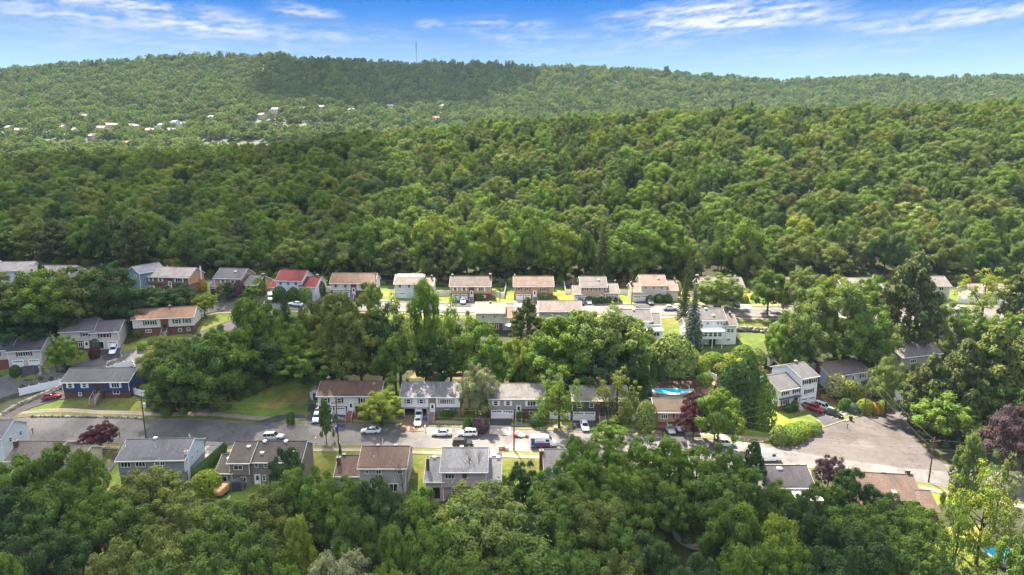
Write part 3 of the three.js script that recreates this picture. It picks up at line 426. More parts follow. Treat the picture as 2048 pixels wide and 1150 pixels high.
function house(s) {
  const at = s.at ?? ground(s.px, s.py), w = s.wm ?? s.w * mpp(at), root = thing(s.name ?? 'house', s.label, 'house', at, s.yaw ?? 0, s.group), X = (u) => (u - 0.5) * w, D = s.depth ?? 8.6;
  const fascia = s.fascia ? M(s.fascia, { roughness: 0.6 }) : TRIM, blocks = s.blocks.map((b) => ({ z0: -D, z1: 0, y0: -2.6, lowH: 0, jut: 0, rise: 1.9, ...b, x0: X(b.u0), x1: X(b.u1) }));
  blocks.forEach((b, bi) => {
    b.zf = b.z1 + b.jut; const wm = sideM(b.wall ?? s.wall), e = 0.003 * bi;
    b.x0 += e; b.x1 -= e;
    const bays = (s.feat ?? []).filter((f) => f[0] === 'g' && f[6]?.open && X(f[2]) > b.x0 && X(f[2]) < b.x1);
    if (b.lowH && bays.length) { // a hollow storey whose open bays show the room behind
      const m = b.low ?? s.low ?? wm, a0 = b.x0 + 0.02, a1 = b.x1 - 0.02, zb = b.z0 + 0.02, sh = new THREE.Shape([[a0, b.y0], [a1, b.y0], [a1, b.lowH], [a0, b.lowH]].map((q) => new THREE.Vector2(...q)));
      for (const f of bays) { const x = X(f[2]), w2 = f[4] / 2; sh.holes.push(new THREE.Path([[x - w2, 0.02], [x - w2, f[5]], [x + w2, f[5]], [x + w2, 0.02]].map((q) => new THREE.Vector2(...q)))); }
      const fr = new THREE.ExtrudeGeometry(sh, { depth: 0.2, bevelEnabled: false }); fr.translate(0, 0, b.z1 - 0.2);
      part('lower_wall', merge([boxUV(fr), box(a0, a0 + 0.2, b.y0, b.lowH, zb, b.z1 - 0.2), box(a1 - 0.2, a1, b.y0, b.lowH, zb, b.z1 - 0.2), box(a0 + 0.2, a1 - 0.2, b.y0, b.lowH, zb, zb + 0.2)]), m, root); part('garage_floor', box(a0 + 0.2, a1 - 0.2, -0.2, 0.0, zb + 0.2, b.z1 - 0.2), CONC, root);
    } else if (b.lowH) part('lower_wall', box(b.x0 + 0.02, b.x1 - 0.02, b.y0, b.lowH, b.z0 + 0.02, b.z1), b.low ?? s.low ?? wm, root);
    const y0 = b.lowH || b.y0, { x0, x1, z0, zf, h, rise } = b, zm = (z0 + zf) / 2, xm = (x0 + x1) / 2, Q = [[[x0, y0, zf], [x1, y0, zf], [x1, h, zf], [x0, h, zf]], [[x1, y0, z0], [x0, y0, z0], [x0, h, z0], [x1, h, z0]], [[x1, y0, zf], [x1, y0, z0], [x1, h, z0], [x1, h, zf]], [[x0, y0, z0], [x0, y0, zf], [x0, h, zf], [x0, h, z0]], [[x0, y0, zf], [x0, y0, z0], [x1, y0, z0], [x1, y0, zf]]];
    if (b.flat) Q.push([[x0, h, zf], [x1, h, zf], [x1, h, z0], [x0, h, z0]]);
    else if (b.ridge === 'z') Q.push([[x0, h, zf], [x1, h, zf], [xm, h + rise, zf]], [[x1, h, z0], [x0, h, z0], [xm, h + rise, z0]]); else Q.push([[x1, h, zf], [x1, h, z0], [x1, h + rise, zm]], [[x0, h, z0], [x0, h, zf], [x0, h + rise, zm]]);
    part('wall', quads(Q), b.side && false ? b.side : wm, root);
    if (b.gable) for (const gs of b.gable) { const x = gs > 0 ? x1 + 0.015 : x0 - 0.015; part('gable_wall', quads([[[x, y0, z0], [x, y0, zf], [x, h, zf], [x, h, z0]], [[x, h, z0], [x, h, zf], [x, h + rise, zm]]]), sideM(s.gableCol), root); }
    if (b.flat) { const r = part('roof', quads([[[x0 - 0.3, h + 0.05, zf + 0.4], [x1 + 0.3, h + 0.05, zf + 0.4], [x1 + 0.3, h + 0.45, z0], [x0 - 0.3, h + 0.45, z0]], [[x0 - 0.3, h - 0.07, zf + 0.4], [x1 + 0.3, h - 0.07, zf + 0.4], [x1 + 0.3, h + 0.05, zf + 0.4], [x0 - 0.3, h + 0.05, zf + 0.4]], [[x0 - 0.3, h - 0.07, zf + 0.4], [x0 - 0.3, h + 0.05, zf + 0.4], [x0 - 0.3, h + 0.45, z0], [x0 - 0.3, h + 0.33, z0]], [[x1 + 0.3, h - 0.07, zf + 0.4], [x1 + 0.3, h + 0.33, z0], [x1 + 0.3, h + 0.45, z0], [x1 + 0.3, h + 0.05, zf + 0.4]], [[x0 - 0.3, h - 0.07, zf + 0.4], [x0 - 0.3, h + 0.33, z0], [x1 + 0.3, h + 0.33, z0], [x1 + 0.3, h - 0.07, zf + 0.4]]]), b.roofM ?? TRIM, root); if (b.posts) for (const px of [x0 + 0.12, xm, x1 - 0.12]) part('post', box(px - 0.08, px + 0.08, -1.5, b.y0 - 0.01, zf - 0.25, zf - 0.09), TRIM, root); }
    else gableRoof(root, b, roofM(b.roof ?? s.roof), fascia, b.vents);
    for (const [q0, q1] of [[x0 - 0.02, x0 + 0.1], [x1 - 0.1, x1 + 0.02]]) part('corner_board', box(q0, q1, y0 + 0.01, h - 0.02, zf - 0.08, zf + 0.025), fascia, root);
  });
  const blockAt = (u, y, o) => o?.b !== undefined ? blocks[o.b] : blocks.filter((b) => b.u0 <= u && u <= b.u1 && y > b.y0 && y < b.h).sort((a, b) => b.zf - a.zf)[0] ?? blocks[0];
  for (const f of s.feat ?? []) {
    const [k, face] = f;
    if (k === 'w' || k === 'd' || k === 'g') {
      const [, , u, y, ww, hh, o = {}] = f, b = blockAt(u, y, o); let x, z, yaw = 0;
      if (face === 'F') { x = X(u); z = o.z ?? (b.lowH && y < b.lowH ? b.z1 : b.zf) + 0.004; } else { x = face === 'R' ? b.x1 + 0.02 : b.x0 - 0.02; z = lerp(b.zf, b.z0, u); yaw = face === 'R' ? Math.PI / 2 : -Math.PI / 2; }
      if (k === 'w') addWindow(root, x, y, z, yaw, ww, hh, o); else if (k === 'd') addDoor(root, x, y, z, yaw, ww, hh, o.col, o.glass ?? true); else addGarage(root, x, y, z, yaw, ww, hh, o.col, o.lights ?? true, o.open);
    } else if (k === 's') { // steps: u, top, width, z
      const [, u, top, ww, z = 0.35, m = CONC] = f, n = Math.max(2, Math.round(top / 0.19)), l = [box(-ww / 2, ww / 2, -1.2, top, 0, 1.1)]; for (let q = 1; q < n; q++) l.push(box(-ww / 2, ww / 2, -1.2, top - q * top / n, 1.1 + (q - 1) * 0.3, 1.1 + q * 0.3)); part('front_steps', merge(l), m, root).position.set(X(u), 0, z);
      for (const sgn of [-1, 1]) part('handrail', merge([bar(V(sgn * ww * 0.48, top + 0.9, 0.1), V(sgn * ww * 0.48, top + 0.9, 1.1), 0.025), bar(V(sgn * ww * 0.48, top + 0.9, 1.1), V(sgn * ww * 0.48, 0.9, 1.1 + n * 0.3), 0.025), bar(V(sgn * ww * 0.48, top, 1.1), V(sgn * ww * 0.48, top + 0.9, 1.1), 0.025), bar(V(sgn * ww * 0.48, -0.3, 1.1 + n * 0.3), V(sgn * ww * 0.48, 0.9, 1.1 + n * 0.3), 0.025)]), TRIM, root).position.set(X(u), 0, z);
    } else if (k === 'c') { // chimney: u, z fraction from front, top height, size, material
      const [, u, zf, top, sz = 0.7, m = BRICKRED, y0 = -1] = f, b = blocks[0], c = part('chimney', box(-sz / 2, sz / 2, y0, top, -sz / 2, sz / 2), m, root); c.position.set(X(u), 0, lerp(b.zf, b.z0, zf)); part('chimney_cap', merge([box(-sz / 2 - 0.08, sz / 2 + 0.08, top, top + 0.12, -sz / 2 - 0.08, sz / 2 + 0.08), cyl(0.14, 0.12, 0.4, 8, 0, top + 0.12, 0)]), CONC, c);
    } else if (k === 'o') { // portico or band: u0,u1,y0,y1,depth,material
      const [, u0, u1, y0, y1, dz, m, nm = 'door_surround'] = f; part(nm, box(X(u0), X(u1), y0, y1, 0, dz), m, root);
    }
  }
  return root;
}
// raised ranch: two garage doors below, an entry between the levels and a wide window
function bilevel(s) {
  const H = s.h ?? 5.4, lo = s.lo ?? 2.55, sh = s.sh, g = s.gar ?? [0.14, 0.345], f = [];
  for (const u of s.win ?? [0.125, 0.345]) f.push(['w', 'F', u, lo + 1.55, s.ww ?? 1.05, 1.25, { sh }]);
  f.push(['w', 'F', s.big ?? 0.77, lo + 1.5, s.bw ?? 2.5, 1.35, { n: s.bn ?? 4, sh }]);
  for (const u of g) f.push(['g', 'F', u, 0.02, s.gw ?? 2.5, 2.15, { lights: s.gl ?? true, open: s.open }]);
  const du = s.du ?? 0.53; f.push(['o', du - 0.065, du + 0.065, 0, H - 0.15, (s.jut ?? 0.32) + 0.04, s.entry ?? s.low, 'entry_wall']);
  f.push(['d', 'F', du, 1.35, 0.95, 2.1, { col: s.dcol, z: (s.jut ?? 0.32) + 0.044 }], ['s', du, 1.33, 1.5, 0.365, s.steps ?? brickM('#8f8379')]);
  f.push(['w', 'F', s.lw ?? 0.79, 1.5, 1.7, 0.9, { n: 2, sh: s.lsh }]);
  return house({ ...s, blocks: [{ u0: 0, u1: 1, h: H, lowH: lo, jut: s.jut ?? 0.32, rise: s.rise ?? 1.95, vents: s.vents ?? [], gable: s.gable }], feat: [...f, ...(s.feat ?? [])] });
}
// the entry wall of a raised ranch stands proud of the lower wall: its door sits on that
const BR = BRICKRED, BR2 = brickM('#6a4a40'), STONE = brickM('#8d8478'), TANB = brickM('#a98a72');
// --- the row above the lower street
bilevel({ px: 196, py: 796, w: 130, yaw: 0.03, h: 4.5, lo: 1.95, label: 'navy blue raised ranch with white shutters, dark grey roof and brick base', wall: '#2b3f6b', roof: '#515359', low: BR2, sh: 'white', gar: [], entry: brickM('#6a4a40'), win: [0.12, 0.335], big: 0.80, bw: 2.0, bn: 3, dcol: '#3a3432', du: 0.535, vents: [[0.6, -0.3, 'pipe']], feat: [['w', 'F', 0.24, 1.1, 0.85, 1.0, {}], ['c', 0.62, 0.55, 6.7, 0.5, M('#5a5d62')]] });
bilevel({ px: 700, py: 831, w: 123, label: 'cream raised ranch with a rust brown roof and black shutters', wall: '#e9e3d2', roof: '#634e40', low: BR2, sh: 'dark', bw: 2.6, entry: sideM('#e9e3d2'), steps: brickM('#9a6a55'), feat: [['c', 0.09, 0.62, 8.0, 0.7, BR]] });
bilevel({ px: 862, py: 833, w: 117, label: 'white raised ranch with open garage doors, grey roof and a tall brick side chimney', wall: '#f1f2f4', roof: '#7a787a', low: STONE, sh: M('#8f9aa0'), bw: 3.2, bn: 6, open: true, entry: brickM('#8d8478'), dcol: '#e4e2de', feat: [['c', 1.035, 0.5, 8.4, 0.95, brickM('#a06f52')], ['c', 0.06, 0.62, 8.0, 0.6, BR]] });
bilevel({ px: 1033, py: 837, w: 110, label: 'sage grey raised ranch with white shutters and two white garage doors', wall: '#9aa096', roof: '#716f6d', low: BR, sh: 'white', bw: 2.1, bn: 3, du: 0.54, entry: sideM('#9aa096'), dcol: '#d8d5d0', feat: [['c', 0.04, 0.5, 8.0, 0.6, BR]] });
bilevel({ px: 1199, py: 841, w: 111, label: 'charcoal shingled raised ranch with white window trim behind thin trees', wall: '#4b504f', roof: '#8a827b', low: brickM('#6d5a50'), bw: 2.2, bn: 3, gar: [0.12, 0.32], entry: sideM('#4b504f'), dcol: '#5a3a30', ww: 1.15, feat: [] });
house({ px: 1345, py: 860, w: 72, yaw: -0.05, label: 'tan house with a brown roof half hidden by purple and green trees', wall: '#b08f73', roof: '#4f443d', depth: 8.4, blocks: [{ u0: 0, u1: 1, h: 4.7, lowH: 2.2, rise: 1.6, low: brickM('#8a5f4a'), jut: 0.3 }], feat: [['w', 'F', 0.6, 3.5, 1.0, 1.1, { sh: 'brown' }], ['w', 'F', 0.83, 3.5, 0.9, 1.1, { sh: 'brown' }], ['w', 'F', 0.25, 3.5, 1.6, 1.2, { n: 3 }], ['g', 'F', 0.5, 0.02, 2.6, 2.1, { col: '#6b4a3c' }], ['w', 'L', 0.5, 3.8, 1, 1, {}]] });
house({ px: 1592, py: 813, w: 96, yaw: 0.42, depth: 9.5, label: 'white split level house facing the side road with stepped dark grey roofs', wall: '#f1f2f4', roof: '#5e5d5f', low: BR, blocks: [{ u0: 0, u1: 0.60, h: 5.3, rise: 2.1, lowH: 1.0, low: BR }, { u0: 0.56, u1: 1, h: 7.6, rise: 2.0, z1: 0.5 }],
  feat: [['w', 'F', 0.17, 4.2, 1.6, 1.0, { n: 2, sh: 'dark' }], ['w', 'F', 0.47, 4.2, 1.6, 1.0, { n: 2, sh: 'dark' }], ['w', 'F', 0.17, 1.8, 1.7, 1.3, { n: 3, sh: 'dark' }], ['d', 'F', 0.47, 0.9, 1.0, 2.1, { col: '#8a5a3c' }], ['s', 0.47, 0.9, 1.6, 0.1], ['w', 'F', 0.68, 6.4, 1.5, 1.2, { n: 2, sh: 'dark' }], ['w', 'F', 0.88, 6.4, 1.5, 1.2, { n: 2, sh: 'dark' }], ['w', 'F', 0.78, 3.8, 2.4, 1.3, { n: 4, sh: 'dark' }], ['g', 'F', 0.66, 0.02, 2.1, 2.1], ['g', 'F', 0.88, 0.02, 2.1, 2.1], ['w', 'L', 0.35, 4.0, 0.8, 0.9, { b: 0 }], ['w', 'L', 0.6, 4.0, 0.8, 0.9, { b: 0 }], ['o', 0.0, 0.58, 2.9, 3.05, 0.7, roofM('#4c5350'), 'pent_roof'], ['c', 0.8, 0.5, 10.2, 0.6, BR]] });
house({ px: 1697, py: 772, w: 100, yaw: 0.36, depth: 9, label: 'pale blue ranch with a brick chimney beside a planted front garden', wall: '#c3ced6', roof: '#7d7068', blocks: [{ u0: 0, u1: 1, h: 3.6, rise: 2.1 }], feat: [['c', -0.01, 0.45, 6.6, 1.1, brickM('#6a4636')], ['w', 'F', 0.3, 2.3, 2.4, 1.3, { n: 5, sh: 'dark' }], ['w', 'F', 0.85, 2.3, 1.2, 1.2, { n: 2, sh: 'dark' }], ['d', 'F', 0.6, 0.7, 1, 2.1], ['s', 0.6, 0.68, 1.8, 0.02]] });
house({ px: 1840, py: 740, w: 100, yaw: 0.3, depth: 10, label: 'taupe house with a grey roof and steel flue behind pine trees', wall: '#a39a8c', roof: '#766f6c', blocks: [{ u0: 0, u1: 1, h: 4.4, rise: 2.3, vents: [[0.25, -0.2, 'white']] }], feat: [['c', 0.62, 0.5, 7.6, 0.6, BR2], ['c', 0.12, 0.42, 7.2, 0.32, STEEL], ['w', 'F', 0.3, 2.9, 2.0, 1.2, { n: 3 }], ['w', 'F', 0.75, 2.9, 1.3, 1.2, { n: 2 }]] });
house({ px: 1945, py: 692, w: 92, yaw: 0.3, depth: 10, label: 'blue grey house with a pinkish grey roof under tall pines', wall: '#8fa3a6', roof: '#79706b', blocks: [{ u0: 0, u1: 1, h: 4.2, rise: 2.2, vents: [[0.65, 0.2, 'white']] }], feat: [['w', 'F', 0.3, 2.7, 2.0, 1.2, { n: 3 }], ['w', 'F', 0.75, 2.7, 1.3, 1.2, { n: 2 }], ['w', 'L', 0.5, 2.7, 1.0, 1.0]] });
// --- the left bank
const splitL = (o) => house({ depth: 9, ...o });
splitL({ px: 22, py: 735, w: 118, yaw: 0.22, label: 'beige split level with a purple grey roof and two white garage doors', wall: '#d8ccc0', roof: '#5e585c', blocks: [{ u0: 0, u1: 0.53, h: 5.2, rise: 2.2, lowH: 2.4, low: BR, z1: 0.0 }, { u0: 0.5, u1: 1, h: 4.9, rise: 2.0, z1: 0.8, lowH: 2.4, low: sideM('#d8ccc0') }], feat: [['w', 'F', 0.3, 4.0, 1.7, 1.0, { n: 2, sh: 'brown' }], ['w', 'F', 0.75, 3.9, 3.0, 1.3, { n: 5, sh: 'brown' }], ['g', 'F', 0.64, 0.02, 2.5, 2.1], ['g', 'F', 0.88, 0.02, 2.5, 2.1], ['d', 'F', 0.2, 0.1, 1.0, 2.1]] });
splitL({ px: 184, py: 697, w: 108, yaw: 0.2, label: 'beige split level with one open garage bay and a white car outside', wall: '#d5c9bd', roof: '#766d73', blocks: [{ u0: 0, u1: 0.56, h: 5.5, rise: 2.3, lowH: 2.4, low: BR, vents: [[0.03, 0, 'white']] }, { u0: 0.53, u1: 1, h: 5.0, rise: 2.0, z1: 0.9, lowH: 2.4, low: sideM('#d5c9bd') }], feat: [['w', 'F', 0.42, 4.3, 1.6, 1.0, { n: 2, sh: 'dark' }], ['w', 'F', 0.76, 3.9, 2.5, 1.3, { n: 3, sh: 'dark' }], ['g', 'F', 0.65, 0.02, 2.4, 2.1, { open: true }], ['g', 'F', 0.88, 0.02, 2.4, 2.1], ['d', 'F', 0.42, 0.1, 1.1, 2.1], ['w', 'F', 0.32, 1.3, 1.2, 1.4, { n: 2 }], ['c', 0.24, 0.55, 8.4, 0.4, M('#c9a57a')]] });
bilevel({ px: 330, py: 670, w: 112, yaw: 0.2, label: 'cream raised ranch with an orange brown roof and white entry stair', wall: '#e6ddd2', roof: '#795d4b', low: BR, sh: 'brown', gar: [], win: [0.72, 0.89], big: 0.28, bw: 2.8, bn: 4, du: 0.52, dcol: '#55382c', lw: 0.24, ww: 1.3, feat: [['w', 'F', 0.76, 1.4, 1.0, 1.0, {}], ['w', 'F', 0.9, 1.4, 1.0, 1.0, {}], ['c', 0.56, 0.5, 8.0, 0.5, BR2]] });
// --- the upper row, from the left bank to the right wood
house({ px: 18, py: 572, w: 80, label: 'white gabled house end with pale grey roof above the left wood', wall: '#dcdcd8', roof: '#918d8e', yaw: 0.1, blocks: [{ u0: 0, u1: 1, h: 5.2, rise: 2.0, vents: [[0.2, 0, 'white']] }], feat: [['w', 'F', 0.3, 4, 1.1, 1.2], ['w', 'F', 0.7, 4, 1.1, 1.2], ['w', 'R', 0.5, 4, 1.0, 1.1]] });
house({ px: 96, py: 581, w: 92, label: 'pale house with a long grey roof partly behind a young pine', wall: '#cfd3d6', roof: '#8c8482', blocks: [{ u0: 0, u1: 1, h: 5.2, rise: 2.2 }], feat: [['w', 'F', 0.2, 4, 1.1, 1.2], ['w', 'F', 0.5, 4, 1.1, 1.2], ['w', 'F', 0.8, 4, 1.6, 1.2, { n: 2 }]] });
house({ px: 270, py: 575, w: 38, yaw: -0.5, label: 'small slate blue house end with a grey roof', wall: '#8597a5', roof: '#83838a', depth: 9, blocks: [{ u0: 0, u1: 1, h: 5.2, rise: 1.8, ridge: 'z' }], feat: [['w', 'F', 0.7, 3.9, 0.9, 1.3], ['w', 'R', 0.4, 3.9, 0.9, 1.3]] });
bilevel({ px: 338, py: 583, w: 92, yaw: -0.12, label: 'brown brick raised ranch with white shutters and orange tan side wall', wall: '#8f6c55', roof: '#98908e', low: brickM('#8a6350'), h: 5.1, rise: 2.3, sh: 'white', gar: [], bw: 2.4, bn: 3, gable: [1], gableCol: '#d5a478', du: 0.56, feat: [['w', 'F', 0.12, 1.5, 1.0, 1.0, { sh: 'white' }], ['c', 1.02, 0.75, 7.4, 0.4, TRIM], ['c', 0.3, 0.6, 7.6, 0.35, TRIM]] });
house({ px: 468, py: 591, w: 104, yaw: -0.12, depth: 9.5, label: 'tan split level with dark slate roofs behind low trees', wall: '#c9a478', roof: '#505259', blocks: [{ u0: 0.13, u1: 0.66, h: 6.0, rise: 2.4, vents: [[0.65, 0.4, 'white']] }, { u0: 0.62, u1: 1, h: 4.0, rise: 2.2, z1: 0.6 }, { u0: 0, u1: 0.15, h: 3.2, rise: 1.8, z1: -0.4 }], feat: [['w', 'F', 0.3, 4.8, 1.2, 1.1, { sh: 'white', b: 0 }], ['w', 'F', 0.5, 4.8, 1.2, 1.1, { sh: 'white', b: 0 }], ['w', 'F', 0.8, 2.4, 3.0, 1.6, { n: 5, b: 1 }], ['g', 'F', 0.075, 0.02, 2.2, 2.1, { col: '#5a3a34', b: 2 }], ['c', 1.0, 0.45, 6.8, 0.8, BR2]] });
house({ px: 588, py: 594, w: 100, yaw: -0.1, depth: 9.5, label: 'white split level with a bright red shingle roof', wall: '#f1f2f4', roof: '#6e2a31', blocks: [{ u0: 0.15, u1: 0.68, h: 5.8, rise: 2.6, lowH: 0 }, { u0: 0.64, u1: 0.97, h: 3.9, rise: 2.3, z1: 0.5 }, { u0: 0, u1: 0.17, h: 3.3, rise: 1.9, z1: -0.3 }], feat: [['w', 'F', 0.24, 4.7, 1.0, 1.1, { b: 0 }], ['w', 'F', 0.40, 4.7, 1.0, 1.1, { b: 0 }], ['w', 'F', 0.56, 4.7, 1.0, 1.1, { b: 0 }], ['w', 'F', 0.8, 2.4, 2.4, 1.4, { n: 4, b: 1 }], ['g', 'F', 0.09, 0.02, 2.3, 2.1, { b: 2 }], ['g', 'F', 0.25, 0.02, 2.3, 2.1, { b: 0 }], ['d', 'F', 0.56, 0.3, 1, 2.1, { b: 0 }], ['c', 0.9, 0.5, 7.0, 0.8, TANB]] });
bilevel({ px: 706, py: 595, w: 88, yaw: -0.04, label: 'white raised ranch with a brown roof and red brick garage piers', wall: '#e8e2dc', roof: '#705a4d', low: BR, h: 5.2, rise: 2.5, sh: 'tan', bw: 2.6, bn: 5, entry: BR, dcol: '#d9d7d2', feat: [] });
house({ px: 828, py: 597, w: 76, label: 'white house with a row of pale solar panels along its ridge', wall: '#e4e6e8', roof: '#80766e', blocks: [{ u0: 0, u1: 0.74, h: 5.3, rise: 2.4 }, { u0: 0.7, u1: 1, h: 4.6, rise: 1.8 }], feat: [['w', 'F', 0.14, 4.4, 1.0, 1.2], ['w', 'F', 0.38, 4.4, 1.0, 1.2], ['w', 'F', 0.6, 4.4, 1.0, 1.2], ['c', 0.95, 0.4, 7.4, 0.5, BR], ['g', 'F', 0.2, 0.02, 2.4, 2.1]] });
bilevel({ px: 941, py: 601, w: 80, label: 'tan raised ranch with white shutters between two white fences', wall: '#c9a878', roof: '#6c625d', low: BR, h: 5.2, rise: 2.4, sh: 'white', lsh: 'white', bw: 1.9, bn: 3, entry: brickM('#6e4a40'), gw: 2.3, feat: [['c', 0.03, 0.55, 8.2, 0.6, TANB], ['c', 0.99, 0.45, 8.6, 0.8, BR]] });
bilevel({ px: 1067, py: 601, w: 78, label: 'tan raised ranch with dark brown shutters and a rose brown roof', wall: '#c09a6c', roof: '#7a685e', low: brickM('#8a6a55'), h: 5.2, rise: 2.4, sh: 'brown', bw: 2.0, bn: 3, entry: sideM('#c09a6c'), dcol: '#efeeec', gw: 2.3, feat: [['c', 0.02, 0.6, 8.0, 0.4, TRIM]] });
house({ px: 1192, py: 605, w: 88, depth: 9, label: 'beige split level with brown shutters and two cars on the drive', wall: '#bfa888', roof: '#756f6b', blocks: [{ u0: 0.15, u1: 0.73, h: 5.6, rise: 2.5, lowH: 1.0, low: BR, vents: [[0.7, 0.4, 'white']] }, { u0: 0, u1: 0.17, h: 3.1, rise: 1.9, z1: 0.4 }, { u0: 0.7, u1: 1, h: 3.6, rise: 2.1, z1: 0.6 }], feat: [['w', 'F', 0.25, 4.6, 1.0, 0.9, { sh: 'brown', b: 0 }], ['w', 'F', 0.44, 4.6, 1.0, 0.9, { sh: 'brown', b: 0 }], ['w', 'F', 0.63, 4.6, 1.0, 0.9, { sh: 'brown', b: 0 }], ['g', 'F', 0.09, 0.02, 2.2, 2.1, { b: 1 }], ['g', 'F', 0.27, 0.02, 2.3, 2.1, { b: 0 }], ['d', 'F', 0.62, 0.4, 1.0, 2.1, { b: 0 }], ['w', 'F', 0.5, 1.6, 0.8, 1.0, { b: 0 }], ['w', 'F', 0.86, 1.9, 2.6, 1.5, { n: 5, b: 2 }], ['c', 0.97, 0.55, 6.6, 0.5, BR2]] });
house({ px: 1309, py: 603, w: 92, depth: 9, label: 'cream split level with a pinkish roof and tan shutters', wall: '#d6cbb6', roof: '#8b7669', blocks: [{ u0: 0.2, u1: 0.74, h: 5.8, rise: 2.6, vents: [[0.72, 0.4, 'white']] }, { u0: 0, u1: 0.22, h: 3.6, rise: 2.0, z1: 0.4 }, { u0: 0.71, u1: 1, h: 4.0, rise: 2.3, z1: -0.5 }], feat: [['w', 'F', 0.3, 4.8, 1.0, 0.9, { sh: 'tan', b: 0 }], ['w', 'F', 0.47, 4.8, 1.0, 0.9, { sh: 'tan', b: 0 }], ['w', 'F', 0.64, 4.8, 1.0, 0.9, { sh: 'tan', b: 0 }], ['g', 'F', 0.11, 0.02, 2.5, 2.1, { b: 1, col: '#d9d2c6' }], ['g', 'F', 0.3, 0.02, 2.5, 2.1, { b: 0 }], ['o', 0.4, 0.58, -0.5, 1.6, 0.12, BR, 'brick_apron'], ['d', 'F', 0.66, 0.4, 1.0, 2.1, { b: 0, col: '#8fa3b5' }], ['c', 0.02, 0.35, 6.2, 0.7, BR2], ['c', 0.98, 0.5, 7.2, 0.4, STEEL]] });
bilevel({ px: 1442, py: 603, w: 86, label: 'slate blue raised ranch with a long taupe roof and chimneys at both ends', wall: '#464b55', roof: '#797270', low: sideM('#464b55'), h: 5.3, rise: 2.3, bw: 2.2, bn: 3, win: [0.15, 0.9], big: 0.4, gar: [0.8], entry: sideM('#464b55'), feat: [['c', -0.01, 0.5, 8.4, 0.9, BR2], ['c', 0.9, 0.6, 8.0, 0.45, TRIM]] });
house({ px: 1590, py: 603, w: 70, label: 'brown roofed house seen between two round trees', wall: '#9a7a66', roof: '#78655b', blocks: [{ u0: 0, u1: 1, h: 5.2, rise: 2.2, lowH: 2.4, low: BR2 }], feat: [['w', 'F', 0.2, 3.9, 2.0, 1.2, { n: 3 }], ['w', 'F', 0.65, 3.9, 1.2, 1.2, { n: 2 }]] });
house({ px: 1722, py: 603, w: 78, label: 'mauve roofed house with a white flue behind layered maples', wall: '#b7a99c', roof: '#817872', blocks: [{ u0: 0, u1: 1, h: 5.0, rise: 2.2 }], feat: [['w', 'F', 0.25, 3.9, 1.6, 1.2, { n: 2 }], ['w', 'F', 0.75, 3.9, 1.6, 1.2, { n: 2 }], ['c', 0.95, 0.6, 7.8, 0.4, TRIM]] });
house({ px: 1862, py: 600, w: 70, label: 'grey roofed house beside the large white pine', wall: '#c7bfb6', roof: '#7c7470', blocks: [{ u0: 0, u1: 1, h: 5.0, rise: 2.3 }], feat: [['w', 'F', 0.3, 3.9, 1.6, 1.2, { n: 2 }], ['w', 'F', 0.75, 3.9, 1.6, 1.2, { n: 2 }]] });
house({ px: 1990, py: 606, w: 86, label: 'white house with a low pinkish roof behind the yellow green locust', wall: '#dfe1e4', roof: '#8f8279', blocks: [{ u0: 0, u1: 1, h: 3.6, rise: 2.0 }], feat: [['w', 'F', 0.25, 2.2, 1.8, 1.2, { n: 3 }], ['w', 'F', 0.75, 2.2, 1.8, 1.2, { n: 3 }], ['d', 'F', 0.5, 0.2, 1, 2.1]] });
// --- the backs below the upper street
house({ px: 988, py: 660, w: 72, depth: 8, label: 'cream house with a pale weathered roof, its back half hidden by trees', wall: '#d8d3c2', roof: '#a39688', blocks: [{ u0: 0, u1: 0.78, h: 5.6, rise: 2.3, lowH: 2.2, low: BR, vents: [[0.5, 0.05, 'x']] }, { u0: 0.75, u1: 1.05, h: 4.2, rise: 1.8, roof: '#886e5d' }], feat: [['w', 'F', 0.52, 4.2, 0.8, 0.8], ['w', 'F', 0.6, 1.0, 0.8, 1.4], ['w', 'F', 0.2, 4.2, 0.9, 0.9]] });
house({ px: 1120, py: 662, w: 84, depth: 8, label: 'grey house back with a mottled mauve roof behind the pine', wall: '#b5b0aa', roof: '#817670', blocks: [{ u0: 0, u1: 1, h: 6.4, rise: 2.2 }], feat: [['w', 'F', 0.3, 5, 1, 1], ['w', 'F', 0.7, 5, 1, 1]] });
const porchy = (o) => house(o);
porchy({ px: 1278, py: 686, w: 82, depth: 8, label: 'white house back with a flat roofed porch and a red maple', wall: '#f1f2f4', roof: '#726e6d', blocks: [{ u0: 0, u1: 0.78, h: 7.0, rise: 2.3, vents: [[0.5, 0.1, 'white']] }, { u0: 0.76, u1: 1, h: 6.0, rise: 2.2, z0: -7 }, { u0: 0.45, u1: 1.0, z0: 0.003, z1: 3.0, y0: 2.3, h: 4.7, flat: true, posts: true }], feat: [['w', 'F', 0.3, 5.7, 0.9, 0.9, { b: 0 }], ['w', 'F', 0.52, 5.7, 0.9, 0.9, { b: 0 }], ['w', 'F', 0.6, 3.6, 1.9, 1.3, { b: 2, n: 2 }], ['w', 'F', 0.86, 3.6, 1.9, 1.3, { b: 2, n: 2 }], ['w', 'F', 0.2, 2.8, 1.2, 1.2, { b: 0 }]] });
